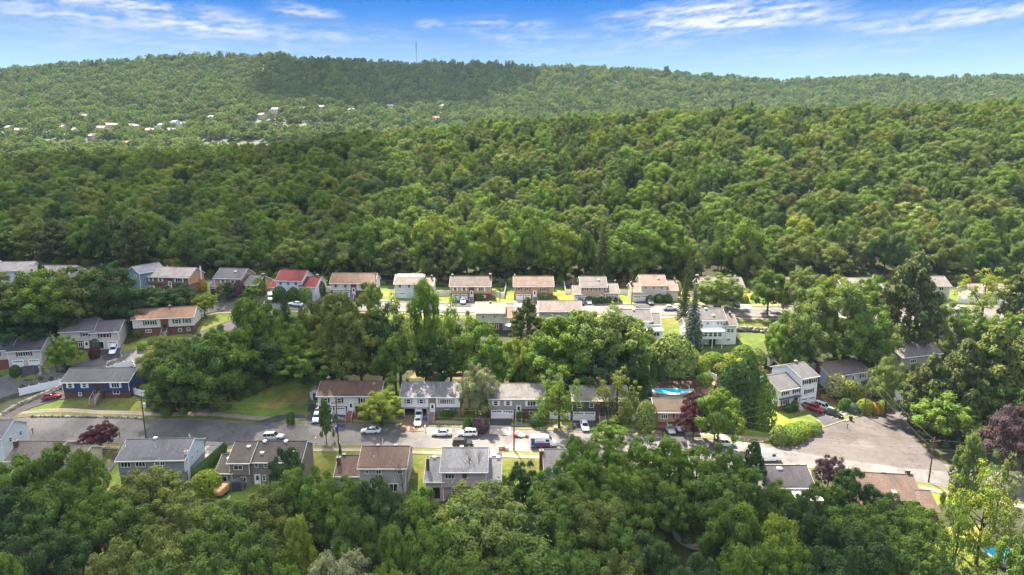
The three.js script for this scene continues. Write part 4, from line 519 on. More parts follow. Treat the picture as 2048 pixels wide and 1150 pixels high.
porchy({ px: 1424, py: 689, w: 92, depth: 8.4, label: 'big white three storey house back with a windowed sun porch on posts', wall: '#f1f2f4', roof: '#696665', blocks: [{ u0: 0.10, u1: 0.76, h: 7.7, rise: 2.4, vents: [[0.45, 0.1, 'white'], [0.62, 0.7, 'white']] }, { u0: 0.73, u1: 1, h: 6.2, rise: 2.2, z1: 0.3, roof: '#6c6662' }, { u0: -0.06, u1: 0.12, h: 5.2, rise: 1.8, z1: -1.2, roof: '#5c4d45' }, { u0: 0.22, u1: 0.66, z0: 0.003, z1: 2.9, y0: 2.5, h: 5.0, flat: true, posts: true }],
  feat: [['w', 'F', 0.38, 6.5, 0.9, 0.8, { b: 0 }], ['w', 'F', 0.6, 6.5, 0.8, 0.8, { b: 0 }], ['w', 'F', 0.67, 6.5, 0.8, 0.8, { b: 0 }], ['w', 'F', 0.29, 3.9, 1.2, 1.3, { b: 3 }], ['w', 'F', 0.39, 3.9, 1.2, 1.3, { b: 3 }], ['w', 'F', 0.49, 3.9, 1.2, 1.3, { b: 3 }], ['w', 'F', 0.59, 3.9, 1.2, 1.3, { b: 3 }], ['w', 'L', 0.5, 3.9, 1.9, 1.3, { b: 3, n: 2 }], ['w', 'F', 0.83, 4.4, 1.0, 1.2, { b: 1 }], ['w', 'F', 0.91, 4.4, 1.0, 1.2, { b: 1 }], ['w', 'F', 0.84, 1.6, 1.2, 0.8, { b: 1 }], ['w', 'F', 0.03, 1.6, 0.9, 0.8, { b: 2 }], ['c', 0.92, 0.4, 9.0, 0.5, BR2], ['d', 'F', 0.5, 0, 1.6, 2.0, { b: 0, col: '#3a3a3a' }]] });
// --- the backs along the near side of the lower street
house({ px: -40, py: 925, w: 96, yaw: 0.05, label: 'white two storey house cut off at the street end', wall: '#e8eaee', roof: '#767274', blocks: [{ u0: 0, u1: 1, h: 5.6, rise: 2.2 }], feat: [['w', 'R', 0.3, 4, 1, 1.1], ['w', 'R', 0.7, 4, 1, 1.1], ['w', 'F', 0.7, 4, 1.4, 1.1, { n: 2 }]] });
house({ px: 92, py: 952, w: 150, depth: 9, label: 'low house with a taupe roof and cream gable end behind leafy trees', wall: '#e2d6bd', roof: '#6d645f', blocks: [{ u0: 0, u1: 0.62, h: 3.6, rise: 2.0 }, { u0: 0.58, u1: 1, h: 3.4, rise: 1.8, z0: -7, z1: 0.6 }], feat: [['c', 0.01, 0.35, 6.4, 0.7, BR2], ['w', 'F', 0.3, 2.2, 1.6, 1.1, { n: 2 }], ['w', 'R', 0.5, 2.2, 1.2, 1.1, { b: 1 }]] });
house({ px: 309, py: 967, w: 130, yaw: 0.04, depth: 9.4, label: 'blue grey two storey house with a tall white side wall above the near wood', wall: '#8e939e', roof: '#5c5d64', gableCol: '#dfe6ee', blocks: [{ u0: 0, u1: 1, h: 5.5, rise: 2.2, lowH: 2.6, low: sideM('#8b909b'), jut: 0.35, gable: [1], vents: [[0.42, -0.02, 'white'], [0.5, 0.5, 'pipe'], [0.06, 0.45, 'pipe'], [0.92, -0.1, 'pipe']] }], feat: [['w', 'F', 0.12, 4.5, 2.0, 1.2, { n: 3 }], ['w', 'F', 0.34, 4.5, 2.0, 1.2, { n: 3 }], ['w', 'F', 0.59, 4.6, 0.9, 0.9, { n: 2 }], ['w', 'F', 0.67, 4.6, 1.0, 0.9, { n: 2 }], ['w', 'F', 0.3, 1.5, 2.0, 1.1, { n: 3 }], ['w', 'F', 0.85, 1.5, 1.2, 1.1, { n: 2 }], ['w', 'R', 0.35, 4.2, 0.7, 1.0], ['w', 'R', 0.62, 4.2, 0.7, 1.0], ['c', 1.0, 0.12, 6.6, 0.6, TRIM]] });
house({ px: 520, py: 973, w: 166, depth: 9, label: 'taupe split level with three stepped brown roofs and a small back yard', wall: '#8d8378', roof: '#514a46', blocks: [{ u0: 0.16, u1: 0.40, h: 5.6, rise: 2.2, lowH: 2.7, low: sideM('#8d8378'), jut: 0.4, vents: [[0.7, 0.3, 'white']] }, { u0: 0.39, u1: 1, h: 5.4, rise: 2.3, z1: -0.4, vents: [[0.2, 0.05, 'white'], [0.6, 0.05, 'white'], [0.22, 0.65, 'white']] }, { u0: 0, u1: 0.18, h: 3.3, rise: 2.0, z0: -7.5, z1: 0.2, vents: [[0.5, 0.3, 'white']] }],
  feat: [['w', 'F', 0.27, 4.4, 1.8, 1.0, { n: 2, b: 0 }], ['w', 'F', 0.31, 1.6, 1.2, 1.1, { n: 2, b: 0 }], ['w', 'F', 0.07, 1.8, 1.8, 1.2, { n: 2, b: 2 }], ['w', 'F', 0.47, 4.5, 0.8, 0.9, { b: 1 }], ['w', 'F', 0.58, 4.5, 0.8, 0.9, { b: 1 }], ['d', 'F', 0.47, 0.3, 0.95, 2.1, { b: 1, col: '#e8e8e8' }], ['w', 'F', 0.55, 1.7, 0.7, 1.3, { b: 1 }], ['d', 'F', 0.66, 0.2, 1.3, 2.2, { b: 1, col: '#2a2a2c' }], ['w', 'F', 0.85, 4.5, 0.9, 0.9, { b: 1 }], ['c', 0.92, 0.2, 7.0, 0.5, TRIM]] });
house({ px: 742, py: 986, w: 142, depth: 9.2, label: 'grey sided house with a rust brown roof and a lower left wing', wall: '#b6b3b3', roof: '#675449', blocks: [{ u0: 0.35, u1: 1, h: 5.6, rise: 2.3, vents: [[0.33, -0.05, 'x'], [0.7, -0.05, 'x'], [0.3, 0.6, 'pipe']] }, { u0: 0, u1: 0.37, h: 3.6, rise: 2.1, z1: -0.6, vents: [[0.2, 0, 'x']] }], feat: [['w', 'F', 0.46, 4.6, 0.7, 0.8, { b: 0 }], ['w', 'F', 0.62, 4.6, 1.1, 0.9, { n: 2, b: 0 }], ['w', 'F', 0.92, 4.6, 1.0, 0.9, { n: 2, b: 0 }], ['w', 'F', 0.82, 1.2, 1.8, 1.8, { n: 2, b: 0 }], ['w', 'F', 0.55, 1.6, 1.2, 1.1, { b: 0 }], ['c', 0.02, 0.3, 6.4, 0.7, BR]] });
house({ px: 926, py: 1001, w: 148, depth: 9.6, label: 'pale pink house with a streaked light grey roof and two lower wings', wall: '#c3aeb0', roof: '#858587', blocks: [{ u0: 0.22, u1: 0.82, h: 6.6, rise: 2.4, lowH: 3.1, low: sideM('#b8a3a5'), jut: 0.5, vents: [[0.16, -0.05, 'white'], [0.42, -0.05, 'white'], [0.88, -0.05, 'white']] }, { u0: 0, u1: 0.24, h: 4.4, rise: 2.4, z1: 0.2, vents: [[0.4, 0.02, 'white']] }, { u0: 0.80, u1: 1, h: 4.3, rise: 2.4, z1: 0.0, vents: [[0.3, 0.02, 'white'], [0.8, 0.02, 'white']] }],
  feat: [['w', 'F', 0.33, 5.5, 1.9, 1.2, { n: 3, b: 0 }], ['w', 'F', 0.53, 5.6, 1.0, 1.0, { b: 0, fr: M('#7a7f84') }], ['w', 'F', 0.40, 2.2, 1.5, 1.2, { n: 1, b: 0 }], ['d', 'F', 0.125, 0.6, 1.7, 2.2, { b: 1, col: '#1c1d20' }], ['w', 'F', 0.66, 2.0, 1.2, 1.1, { b: 0 }], ['c', 0.02, 0.25, 8.0, 0.6, BR2]] });
house({ px: 1145, py: 985, w: 118, depth: 9, label: 'grey roofed house with a brick chimney almost covered by foreground trees', wall: '#b9b6b0', roof: '#787675', blocks: [{ u0: 0.03, u1: 1, h: 5.0, rise: 2.1 }], feat: [['c', -0.02, 0.4, 7.4, 0.8, BR], ['w', 'F', 0.3, 4, 1.2, 1.1, { n: 2 }], ['w', 'F', 0.7, 4, 1.2, 1.1, { n: 2 }]] });
house({ px: 1405, py: 1000, w: 120, depth: 9, label: 'light grey roofed house deep among the foreground trees', wall: '#d8d8d6', roof: '#999592', blocks: [{ u0: 0, u1: 1, h: 5.0, rise: 2.2 }], feat: [['w', 'F', 0.3, 4, 1.2, 1.1, { n: 2 }], ['w', 'F', 0.7, 4, 1.2, 1.1, { n: 2 }]] });
house({ px: 1578, py: 1011, w: 92, depth: 9, label: 'dark roofed house with a skylight and a white patio cover', wall: '#d4d0ca', roof: '#514e53', blocks: [{ u0: 0, u1: 1, h: 4.0, rise: 2.1, vents: [[0.4, 0.15, 'sky'], [0.95, -0.2, 'white']] }, { u0: 0.52, u1: 1.02, z0: 0.003, z1: 3.2, y0: 2.4, h: 3.0, flat: true, posts: true }], feat: [['w', 'F', 0.25, 2.6, 1.6, 1.2, { n: 2, b: 0 }]] });
house({ px: 1792, py: 1034, w: 128, yaw: -0.12, depth: 10, label: 'house with a broad weathered brown roof beside the street junction', wall: '#a8907c', roof: '#68574e', fascia: '#8a6f5e', blocks: [{ u0: 0, u1: 0.84, h: 3.8, rise: 2.4, vents: [[0.5, -0.05, 'x'], [0.55, 0.8, 'white']] }, { u0: 0.82, u1: 1, h: 3.0, rise: 1.7, z1: 2.2, z0: -6 }], feat: [['c', 0.8, 0.55, 7.0, 0.7, BR2], ['w', 'F', 0.3, 2.4, 1.6, 1.2, { n: 2, b: 0 }], ['w', 'F', 0.6, 2.4, 1.6, 1.2, { n: 2, b: 0 }]] });
// solar panels on the white house's roof
// ---------------------------------------------------------------- cars
function loft(sections) { // [x, y0, y1, half width, (top half width)] along x; rounded box rings
  const n = 10, pos = [], idx = []; for (const [x, y0, y1, w, wt = w * 0.9] of sections) { const c = Math.min(0.13, (y1 - y0) * 0.3); for (const [z, y] of [[-w * 0.9, y0], [-w, y0 + c], [-w, (y0 + y1) / 2], [-lerp(w, wt, 0.5), y1 - c * 0.5], [-wt * 0.9, y1], [wt * 0.9, y1], [lerp(w, wt, 0.5), y1 - c * 0.5], [w, (y0 + y1) / 2], [w, y0 + c], [w * 0.9, y0]]) pos.push(x, y, z); }
  const m = sections.length; for (let i = 1; i < m; i++) for (let k = 0; k < n; k++) { const a = (i - 1) * n + k, b = (i - 1) * n + (k + 1) % n, c = i * n + k, d = i * n + (k + 1) % n; idx.push(a, c, b, b, c, d); }
  for (let k = 1; k < n - 1; k++) { idx.push(0, k, k + 1, (m - 1) * n, (m - 1) * n + k + 1, (m - 1) * n + k); }
  const g = new THREE.BufferGeometry(); g.setAttribute('position', new THREE.Float32BufferAttribute(pos, 3)); g.setIndex(idx); const h = g.toNonIndexed(); h.computeVertexNormals(); const s = mergeCreased(g); return boxUV(s);
}
function mergeCreased(g) { g.computeVertexNormals(); return g.toNonIndexed(); }
const frustum = (a, b, y0, y1) => { const [x0, x1, w0] = a, [x2, x3, w1] = b, A = [[x0, y0, -w0], [x1, y0, -w0], [x1, y0, w0], [x0, y0, w0]], B = [[x2, y1, -w1], [x3, y1, -w1], [x3, y1, w1], [x2, y1, w1]]; return quads([[A[3], A[2], B[2], B[3]], [A[1], A[0], B[0], B[1]], [A[2], A[1], B[1], B[2]], [A[0], A[3], B[3], B[0]], [B[3], B[2], B[1], B[0]]]); };
const CARS = {
  sedan: { L: 4.7, body: [[-2.35, 0.45, 0.8, 0.74], [-2.22, 0.3, 0.98, 0.85], [-1.5, 0.24, 1.02, 0.91], [0, 0.22, 0.99, 0.92], [1.0, 0.22, 0.97, 0.91], [1.75, 0.26, 0.88, 0.87], [2.2, 0.34, 0.76, 0.8], [2.35, 0.45, 0.62, 0.7]], cab: [[-1.85, 0.95, 0.80], [-1.05, 0.15, 0.60], 0.97, 1.42], ax: 1.38, wr: 0.33, pil: [-0.35] },
  suv: { L: 4.75, body: [[-2.36, 0.5, 0.95, 0.8], [-2.28, 0.36, 1.12, 0.9], [-1.5, 0.3, 1.14, 0.95], [0, 0.28, 1.12, 0.96], [0.9, 0.28, 1.1, 0.95], [1.7, 0.32, 1.03, 0.92], [2.22, 0.4, 0.92, 0.86], [2.36, 0.5, 0.75, 0.78]], cab: [[-2.22, 0.95, 0.86], [-1.95, 0.25, 0.68], 1.1, 1.70], ax: 1.42, wr: 0.38, pil: [-1.2, -0.35] },
  pickup: { L: 5.6, body: [[-2.8, 0.5, 1.0, 0.9], [-2.7, 0.42, 1.12, 0.97], [-0.7, 0.4, 1.12, 0.98], [0.9, 0.38, 1.12, 0.98], [2.0, 0.42, 1.08, 0.94], [2.6, 0.48, 0.98, 0.9], [2.8, 0.55, 0.85, 0.85]], cab: [[-0.75, 1.25, 0.88], [-0.5, 0.7, 0.70], 1.1, 1.78], ax: 1.75, wr: 0.4, pil: [0.2], bed: true },
  van: { L: 5.9, body: [[-2.95, 0.45, 2.5, 0.96, 0.9], [-2.85, 0.38, 2.62, 1.0, 0.92], [0.6, 0.36, 2.62, 1.0, 0.92], [1.2, 0.36, 2.5, 1.0, 0.86], [1.9, 0.38, 1.75, 0.98, 0.8], [2.5, 0.42, 1.3, 0.94, 0.8], [2.85, 0.5, 1.1, 0.86, 0.74], [2.95, 0.6, 0.9, 0.8, 0.7]], ax: 1.75, wr: 0.36, van: true },
};
const PAINT = (c) => { const k = 'paint' + c; if (!mats.has(k)) mats.set(k, new THREE.MeshPhysicalMaterial({ color: c, roughness: 0.35, metalness: 0.1, clearcoat: 0.8, clearcoatRoughness: 0.08 })); return mats.get(k); };
function car(px, py, kind, color, yaw, label, group, scale = 1) {
  const c = CARS[kind], at = ground(px, py), root = thing(kind === 'van' ? 'delivery_van' : kind === 'pickup' ? 'pickup_truck' : 'parked_car', label, kind === 'van' ? 'van' : kind === 'pickup' ? 'truck' : 'car', at, yaw, group);
  root.position.y += 0.06 + (hAt(at.x, at.z) < 2 ? 0.0 : 0.1); root.scale.setScalar(scale);
  const e = 1.3, hx = hAt(at.x + Math.cos(yaw) * e, at.z - Math.sin(yaw) * e) - hAt(at.x - Math.cos(yaw) * e, at.z + Math.sin(yaw) * e); root.rotation.order = 'YXZ'; root.rotation.z = Math.atan2(hx, 2 * e);
  part('body', once('cb' + kind, () => loft(c.body)), PAINT(color), root);
  if (!c.van) {
    const [a, b, y0, y1] = c.cab; part('windows', once('cg' + kind, () => frustum(a, b, y0, y1)), GLASS, root);
    part('roof', once('cr' + kind, () => { const g = rbox(b[1] - b[0] + 0.16, 0.07, b[2] * 2 + 0.08, 0.03); g.translate((b[0] + b[1]) / 2, y1 + 0.02, 0); return g; }), PAINT(color), root);
    for (const s of [-1, 1]) { part('pillar', once('cpr' + kind + s, () => bar(V(a[0], y0, s * a[2]), V(b[0], y1, s * b[2]), 0.055, 0.045, 5)), PAINT(color), root); part('pillar', once('cpf' + kind + s, () => bar(V(a[1], y0, s * a[2]), V(b[1], y1, s * b[2]), 0.045, 0.04, 5)), PAINT(color), root); for (const x of c.pil) part('pillar', once('cpm' + kind + s + x, () => bar(V(x, y0, s * (a[2] + 0.005)), V(x, y1, s * (b[2] + 0.005)), 0.05, 0.05, 4)), PAINT(color), root); }
    if (c.bed) part('bed', once('cbed', () => box(-2.6, -0.85, 1.06, 1.13, -0.8, 0.8)), M('#1c1c1e'), root);
  } else {
    part('windscreen', quads([[[1.27, 2.34, -0.78], [1.27, 2.34, 0.78], [1.97, 1.72, 0.8], [1.97, 1.72, -0.8]]].map((q) => q.map(([x, y, z]) => [x + 0.05, y + 0.05, z]))), GLASS, root);
    for (const s of [-1, 1]) { part('side_window', box(0.55, 1.35, 1.5, 2.1, s * 0.97 - 0.04, s * 0.97 + 0.04), GLASS, root); if (label.includes('blue')) { part('blue_panel', merge([box(-2.7, -1.9, 0.6, 2.3, s * 1.0 - 0.02, s * 1.0 + 0.02), box(-1.9, 1.5, 0.6, 1.35, s * 1.003 - 0.02, s * 1.003 + 0.02)]), M('#2c3f86', { roughness: 0.4 }), root); part('red_stripe', box(-1.6, 1.6, 0.42, 0.58, s * 0.985 - 0.03, s * 0.985 + 0.03), M('#b02a2c', { roughness: 0.4 }), root); part('lettering_band', box(-1.6, 0.3, 1.4, 1.75, s * 0.985 - 0.02, s * 0.985 + 0.02), M('#a9a3b8', { roughness: 0.4 }), root); } }
  }
  for (const x of [-c.ax, c.ax]) for (const s of [-1, 1]) { const w = part('wheel', once('cw' + kind, () => { const g = new THREE.CylinderGeometry(c.wr, c.wr, 0.24, 14); g.rotateX(Math.PI / 2); return boxUV(g); }), M('#1b1b1d'), root); w.position.set(x, c.wr - 0.02, s * (c.body[3][3] - 0.1)); part('rim', once('ci' + kind, () => { const g = new THREE.CylinderGeometry(c.wr * 0.6, c.wr * 0.6, 0.27, 10); g.rotateX(Math.PI / 2); return boxUV(g); }), STEEL, w); }
  const Lh = c.L / 2; for (const s of [-1, 1]) { part('headlight', once('chl', () => rbox(0.2, 0.14, 0.34)), M('#dfe4e8', { roughness: 0.1 }), root).position.set(Lh - 0.16, kind === 'sedan' ? 0.66 : 0.82, s * 0.58); part('tail_light', once('ctl', () => rbox(0.12, 0.2, 0.3)), M('#8a1a1c', { roughness: 0.2 }), root).position.set(-Lh + 0.1, kind === 'sedan' ? 0.8 : 1.0, s * 0.66); }
  return root;
}
car(548, 879, 'suv', '#b9c0c6', 0.0, 'silver sport utility car parked by the near kerb next to a covered post');
car(742, 866, 'sedan', '#dcdfe2', Math.PI, 'silver white saloon parked below the yellow green garden tree');
car(883, 871, 'sedan', '#eceef0', Math.PI, 'white saloon parked at the kerb ahead of a white sport utility car');
car(935, 872, 'suv', '#eff0f2', Math.PI, 'white sport utility car parked at the kerb below a dark round conifer');
car(926, 892, 'suv', '#23272c', 0.0, 'black sport utility car parked behind the pink house');
car(1086, 893, 'van', '#e8eaf0', 0.0, 'white delivery van with blue and red sides parked on the street');
car(634, 838, 'sedan', '#7f95ab', -1.45, 'light blue car on the rust roofed house drive');
car(660, 838, 'sedan', '#d9dcdf', -1.45, 'pale car behind the ivy covered street tree');
car(637, 828, 'suv', '#2a3340', -1.5, 'dark car close to the white garage of the rust roofed house');
car(836, 846, 'sedan', '#f0f1f2', -1.5, 'white car on the reddish paver drive');
car(838, 834, 'suv', '#eceef0', -1.5, 'white car with its nose in the open garage');
car(1169, 856, 'sedan', '#edeff2', -1.5, 'white car on the drive of the charcoal house');
car(1339, 862, 'sedan', '#cfc8c2', -1.5, 'beige car under the purple tree');
car(1356, 858, 'suv', '#d3d6da', -1.4, 'pale grey car beside a beige one under the purple tree');
car(105, 798, 'sedan', '#9a1f2b', 0.08, 'dark red car on the curved drive of the navy house');
car(134, 742, 'sedan', '#2b3040', 0.33, 'black car parked on the sloping branch road');
car(228, 702, 'sedan', '#e6e9ec', -1.3, 'white car outside the open garage bay');
car(541, 599, 'suv', '#8fa0a8', -1.2, 'grey green car on the drive of the red roofed house');
car(591, 612, 'sedan', '#e8eaec', Math.PI, 'white saloon on the upper street below the red roofed house');
car(668, 598, 'suv', '#a02a33', -1.5, 'red car against the brick garage pier');
car(926, 606, 'sedan', '#e9ebee', -1.5, 'white car before the garage of the tan house with white shutters');
car(1161, 608, 'pickup', '#1f2226', -1.5, 'black truck next to a white car on the beige split level drive');
car(1177, 607, 'sedan', '#f2f3f4', -1.5, 'white car next to a black truck on the beige split level drive');
car(1300, 608, 'sedan', '#3a3f48', -1.5, 'dark grey car on the drive of the cream split level');
car(1091, 623, 'sedan', '#e6e8ea', 0, 'white car on the upper street behind the pine');
car(1340, 620, 'sedan', '#dfe3e6', 0, 'pale saloon on the upper street beside a tall spruce');
car(1469, 612, 'suv', '#23262b', -1.3, 'black car on the drive of the slate blue house');
car(988, 918, 'sedan', '#f1f2f4', 1.55, 'white car in the drive beside the pink house');
car(1625, 820, 'pickup', '#a3202a', -0.75, 'red pickup truck on the drive of the white split level');
car(1646, 819, 'suv', '#c9ccc9', -0.75, 'pale van topped car between the red truck and the white garage');
car(1665, 831, 'sedan', '#1f2328', -0.75, 'black saloon at the foot of the white split level drive');
car(1536, 922, 'van', '#eceef0', 0.0, 'plain white van parked at the junction by the dark roofed house', undefined, 0.9);
car(1450, 892, 'suv', '#cfd3d6', 0.0, 'silver car glimpsed between street trees');
car(1766, 788, 'suv', '#dfe2e5', 0.5, 'white car before the pale blue ranch');
car(1925, 622, 'sedan', '#e6e8ea', 0.0, 'white car on the upper street below the yellow green locust');
// ---------------------------------------------------------------- fences, walls, poles and small things
function fence(pts, h, label, m = VINYL, group) { // white vinyl: posts and solid panels
  const line = pts.map(([x, y]) => ground(x, y)), root = thing('vinyl_fence', label, 'fence', line[0], 0, group);
  for (let s = 1; s < line.length; s++) { const a = line[s - 1], b = line[s], L = a.distanceTo(b), n = Math.max(1, Math.round(L / 2.4)); let prev = null;
    for (let k = 0; k <= n; k++) { const p = a.clone().lerp(b, k / n); p.y = hAt(p.x, p.z); if (k === 0 && s > 1) { prev = p; continue; } const q = part('post', once('fpost' + h, () => merge([box(-0.07, 0.07, -0.6, h + 0.1, -0.07, 0.07), box(-0.1, 0.1, h + 0.1, h + 0.17, -0.1, 0.1)])), m, root); q.position.copy(p).sub(root.position);
      if (prev) { const len = Math.hypot(p.x - prev.x, p.z - prev.z), dy = p.y - prev.y, g = quads([]); const pl = new THREE.BoxGeometry(len - 0.14, h - 0.12, 0.05), at = pl.attributes.position; for (let i = 0; i < at.count; i++) at.setY(i, at.getY(i) + at.getX(i) / len * dy); const w = part('panel', boxUV(pl), m, root); w.position.set((p.x + prev.x) / 2, (p.y + prev.y) / 2 + h / 2 + 0.02, (p.z + prev.z) / 2).sub(root.position); w.rotation.y = Math.atan2(-(p.z - prev.z), p.x - prev.x); }
      prev = p; } }
  return root;
}
fence([[40, 792], [100, 778], [160, 763], [215, 748], [265, 732], [272, 745]], 2.0, 'long white fence climbing the bank behind the navy house');
fence([[258, 786], [272, 790], [290, 795]], 1.8, 'short white fence at the corner of the navy house');
fence([[1100, 838], [1140, 840]], 1.8, 'white fence between the sage house and the charcoal house');
fence([[1255, 842], [1288, 844], [1270, 790]], 1.8, 'white fence running back from the charcoal house');
fence([[1365, 745], [1405, 743], [1432, 762]], 1.6, 'white fence above the pool terrace');
fence([[633, 585], [664, 584]], 1.9, 'white fence beside the red roofed house');
fence([[872, 592], [902, 591]], 1.9, 'white fence at the left of the tan house with white shutters');
fence([[984, 592], [1008, 597], [1012, 577]], 1.9, 'white fence at the right of the tan house with white shutters');
fence([[1128, 572], [1131, 588], [1147, 588]], 1.8, 'white fence left of the beige split level');
fence([[1236, 588], [1262, 590]], 1.8, 'white fence between the beige and cream split levels');
fence([[1915, 606], [1955, 608], [2046, 612]], 1.7, 'white fence behind the yellow green locust');
fence([[1376, 592], [1394, 592]], 1.7, 'white gate panel beside the slate blue house');
function stoneWall(pts, n, size, label, rows = 2, m = M('#9d948a', { map: T.rough })) {
  const line = new THREE.CatmullRomCurve3(pts.map(([x, y]) => ground(x, y))), root = thing('stone_wall', label, 'wall', line.getPoint(0)), r = rng(n * 7 + pts[0][0]);
  for (let k = 0; k < n; k++) for (let q = 0; q < rows; q++) { const p = line.getPoint(clamp((k + r() * 0.6) / n)); p.y = hAt(p.x, p.z) + size * (0.25 + q * 0.6); const v = Math.floor(r() * 4), s = part('stone', once('stone' + v, () => { const g = new THREE.IcosahedronGeometry(0.5, 1), a = g.attributes.position; for (let i = 0; i < a.count; i++) { const f = 0.8 + 0.4 * vnoise(a.getX(i) * 3 + v * 9, a.getY(i) * 3 + a.getZ(i) * 5); a.setXYZ(i, a.getX(i) * f * 1.25, a.getY(i) * f * 0.8, a.getZ(i) * f); } g.computeVertexNormals(); return boxUV(g); }), v % 2 ? m : M('#b3a898', { map: T.rough }), root); s.position.copy(p).sub(root.position).add(V(0, 0, -q * size * 0.3)); s.rotation.set(r() * 3, r() * 6, r() * 3); s.scale.setScalar(size * (0.7 + 0.6 * r())); }
}
stoneWall([[6, 832], [40, 813], [75, 798], [105, 784], [132, 775]], 46, 0.85, 'boulder wall along the curved drive of the navy house', 2);
stoneWall([[1474, 662], [1500, 662], [1535, 666]], 20, 1.1, 'dark boulder wall beside the big white house', 2, M('#6f6862', { map: T.rough }));
stoneWall([[248, 690], [242, 705], [244, 714]], 16, 0.5, 'line of pale stones edging the drive by the open garage bay', 1);
stoneWall([[76, 728], [82, 742], [80, 752]], 14, 0.7, 'rock edging beside the drive of the purple grey roofed split level', 1);
stoneWall([[1645, 830], [1690, 843], [1700, 838], [1660, 812]], 22, 0.5, 'pale rocks edging the planted bank by the black saloon', 1);
stoneWall([[675, 838], [690, 841], [712, 838]], 18, 0.45, 'curved stone edging under the rust roofed house steps', 2);
stoneWall([[62, 834], [120, 834], [200, 835], [285, 838]], 60, 0.6, 'long low stone wall below the navy house lawn', 1, M('#77706a', { map: T.rough }));
function retaining(a, b, h, label, m) { // courses of blocks laid one on another
  const A = ground(...a), B = ground(...b), L = A.distanceTo(B), root = thing('retaining_wall', label, 'wall', A, Math.atan2(-(B.z - A.z), B.x - A.x)), n = Math.round(h / 0.3), y0 = Math.min(A.y, B.y) - A.y - 0.3;
  for (let k = 0; k < n; k++) part('course', once(`course${Math.round(L)},${k % 2}`, () => { const l = []; for (let x = (k % 2) * -0.6; x < L; x += 1.2) l.push(box(Math.max(0, x) + 0.02, Math.min(L, x + 1.2) - 0.02, 0, 0.28, -0.3, 0)); return merge(l); }), m, root).position.set(0, y0 + k * 0.3, -k * 0.03);
}
retaining([1300, 748], [1392, 750], 2.0, 'upper dark block wall behind the oval pool', M('#6a625e', { map: T.rough }));
retaining([1300, 758], [1396, 760], 1.3, 'lower dark block wall just behind the oval pool', M('#5b5350', { map: T.rough }));
retaining([832, 752], [934, 752], 1.2, 'low stone wall on the bare bank behind the white house', M('#8c7a68', { map: T.rough }));
retaining([1276, 805], [1300, 806], 1.6, 'reddish terrace wall by the tan house', M('#a5705a', { map: T.rough }));
{ // oval pool
  const at = ground(1340, 782), W = 84 * mpp(at), root = thing('oval_pool', 'oval above ground pool with bright turquoise water and pale deck', 'pool', at.setY(hAt(at.x, at.z - 2.6) - 1.7), 0.05), sh = new THREE.Shape().absellipse(0, 0, W * 0.45, 3.0, 0, Math.PI * 2), ring = new THREE.Shape().absellipse(0, 0, W * 0.47, 3.25, 0, Math.PI * 2); ring.holes.push(new THREE.Path().absellipse(0, 0, W * 0.445, 2.95, 0, Math.PI * 2));
  const ex = (s, d, y) => { const g = new THREE.ExtrudeGeometry(s, { depth: d, bevelEnabled: false, curveSegments: 40 }); g.rotateX(-Math.PI / 2); g.translate(0, y, 0); return boxUV(g); };
  part('wall', ex(ring, 4.2, -3.0), M('#c9d6da'), root); { const dk = new THREE.Shape().absellipse(0, 0, W * 0.56, 4.1, 0, Math.PI * 2); dk.holes.push(new THREE.Path().absellipse(0, 0, W * 0.475, 3.3, 0, Math.PI * 2)); part('deck_ring', ex(dk, 0.14, 1.07), M('#c4bab2', { map: T.rough }), root); } part('water', ex(sh, 0.1, 0.95), M('#35c3dc', { roughness: 0.08 }), root); part('deck', merge([box(-W * 0.66, -W * 0.4, -3.5, 1.15, -3.4, 3.4)]), M('#b7a79b', { map: T.rough }), root);
  for (let k = 0; k < 22; k++) { const a = Math.PI * k / 21; part('rail_post', once('rp', () => box(-0.03, 0.03, 1.2, 2.1, -0.03, 0.03)), TRIM, root).position.set(Math.cos(a) * W * 0.46, 0, -Math.sin(a) * 3.15); }
}
for (const [px, py, w, d, label] of [[1376, 1066, 44, 8, 'turquoise pool glimpsed through the foreground trees'], [1998, 1106, 46, 9, 'turquoise pool at the edge of the sunny lower garden'], [1120, 1002, 60, 4, 'blue covered pool behind the hidden grey roofed house']]) { const at = ground(px, py), W = w * mpp(at) * 1.2, root = thing('garden_pool', label, 'pool', at, 0.2); root.position.y += 0.25; const ring = new THREE.Shape().absellipse(0, 0, W * 0.62, d * 0.62, 0, Math.PI * 2); ring.holes.push(new THREE.Path().absellipse(0, 0, W * 0.49, d * 0.49, 0, Math.PI * 2)); const g = new THREE.ExtrudeGeometry(ring, { depth: 0.7, bevelEnabled: false }); g.rotateX(-Math.PI / 2); g.translate(0, -0.6, 0); part('coping', boxUV(g), CONC, root); const s = new THREE.ExtrudeGeometry(new THREE.Shape().absellipse(0, 0, W * 0.5, d * 0.5, 0, Math.PI * 2), { depth: 0.5, bevelEnabled: false }); s.rotateX(-Math.PI / 2); s.translate(0, -0.5, 0); part('water', boxUV(s), M('#2fb6d4', { roughness: 0.08 }), root); }
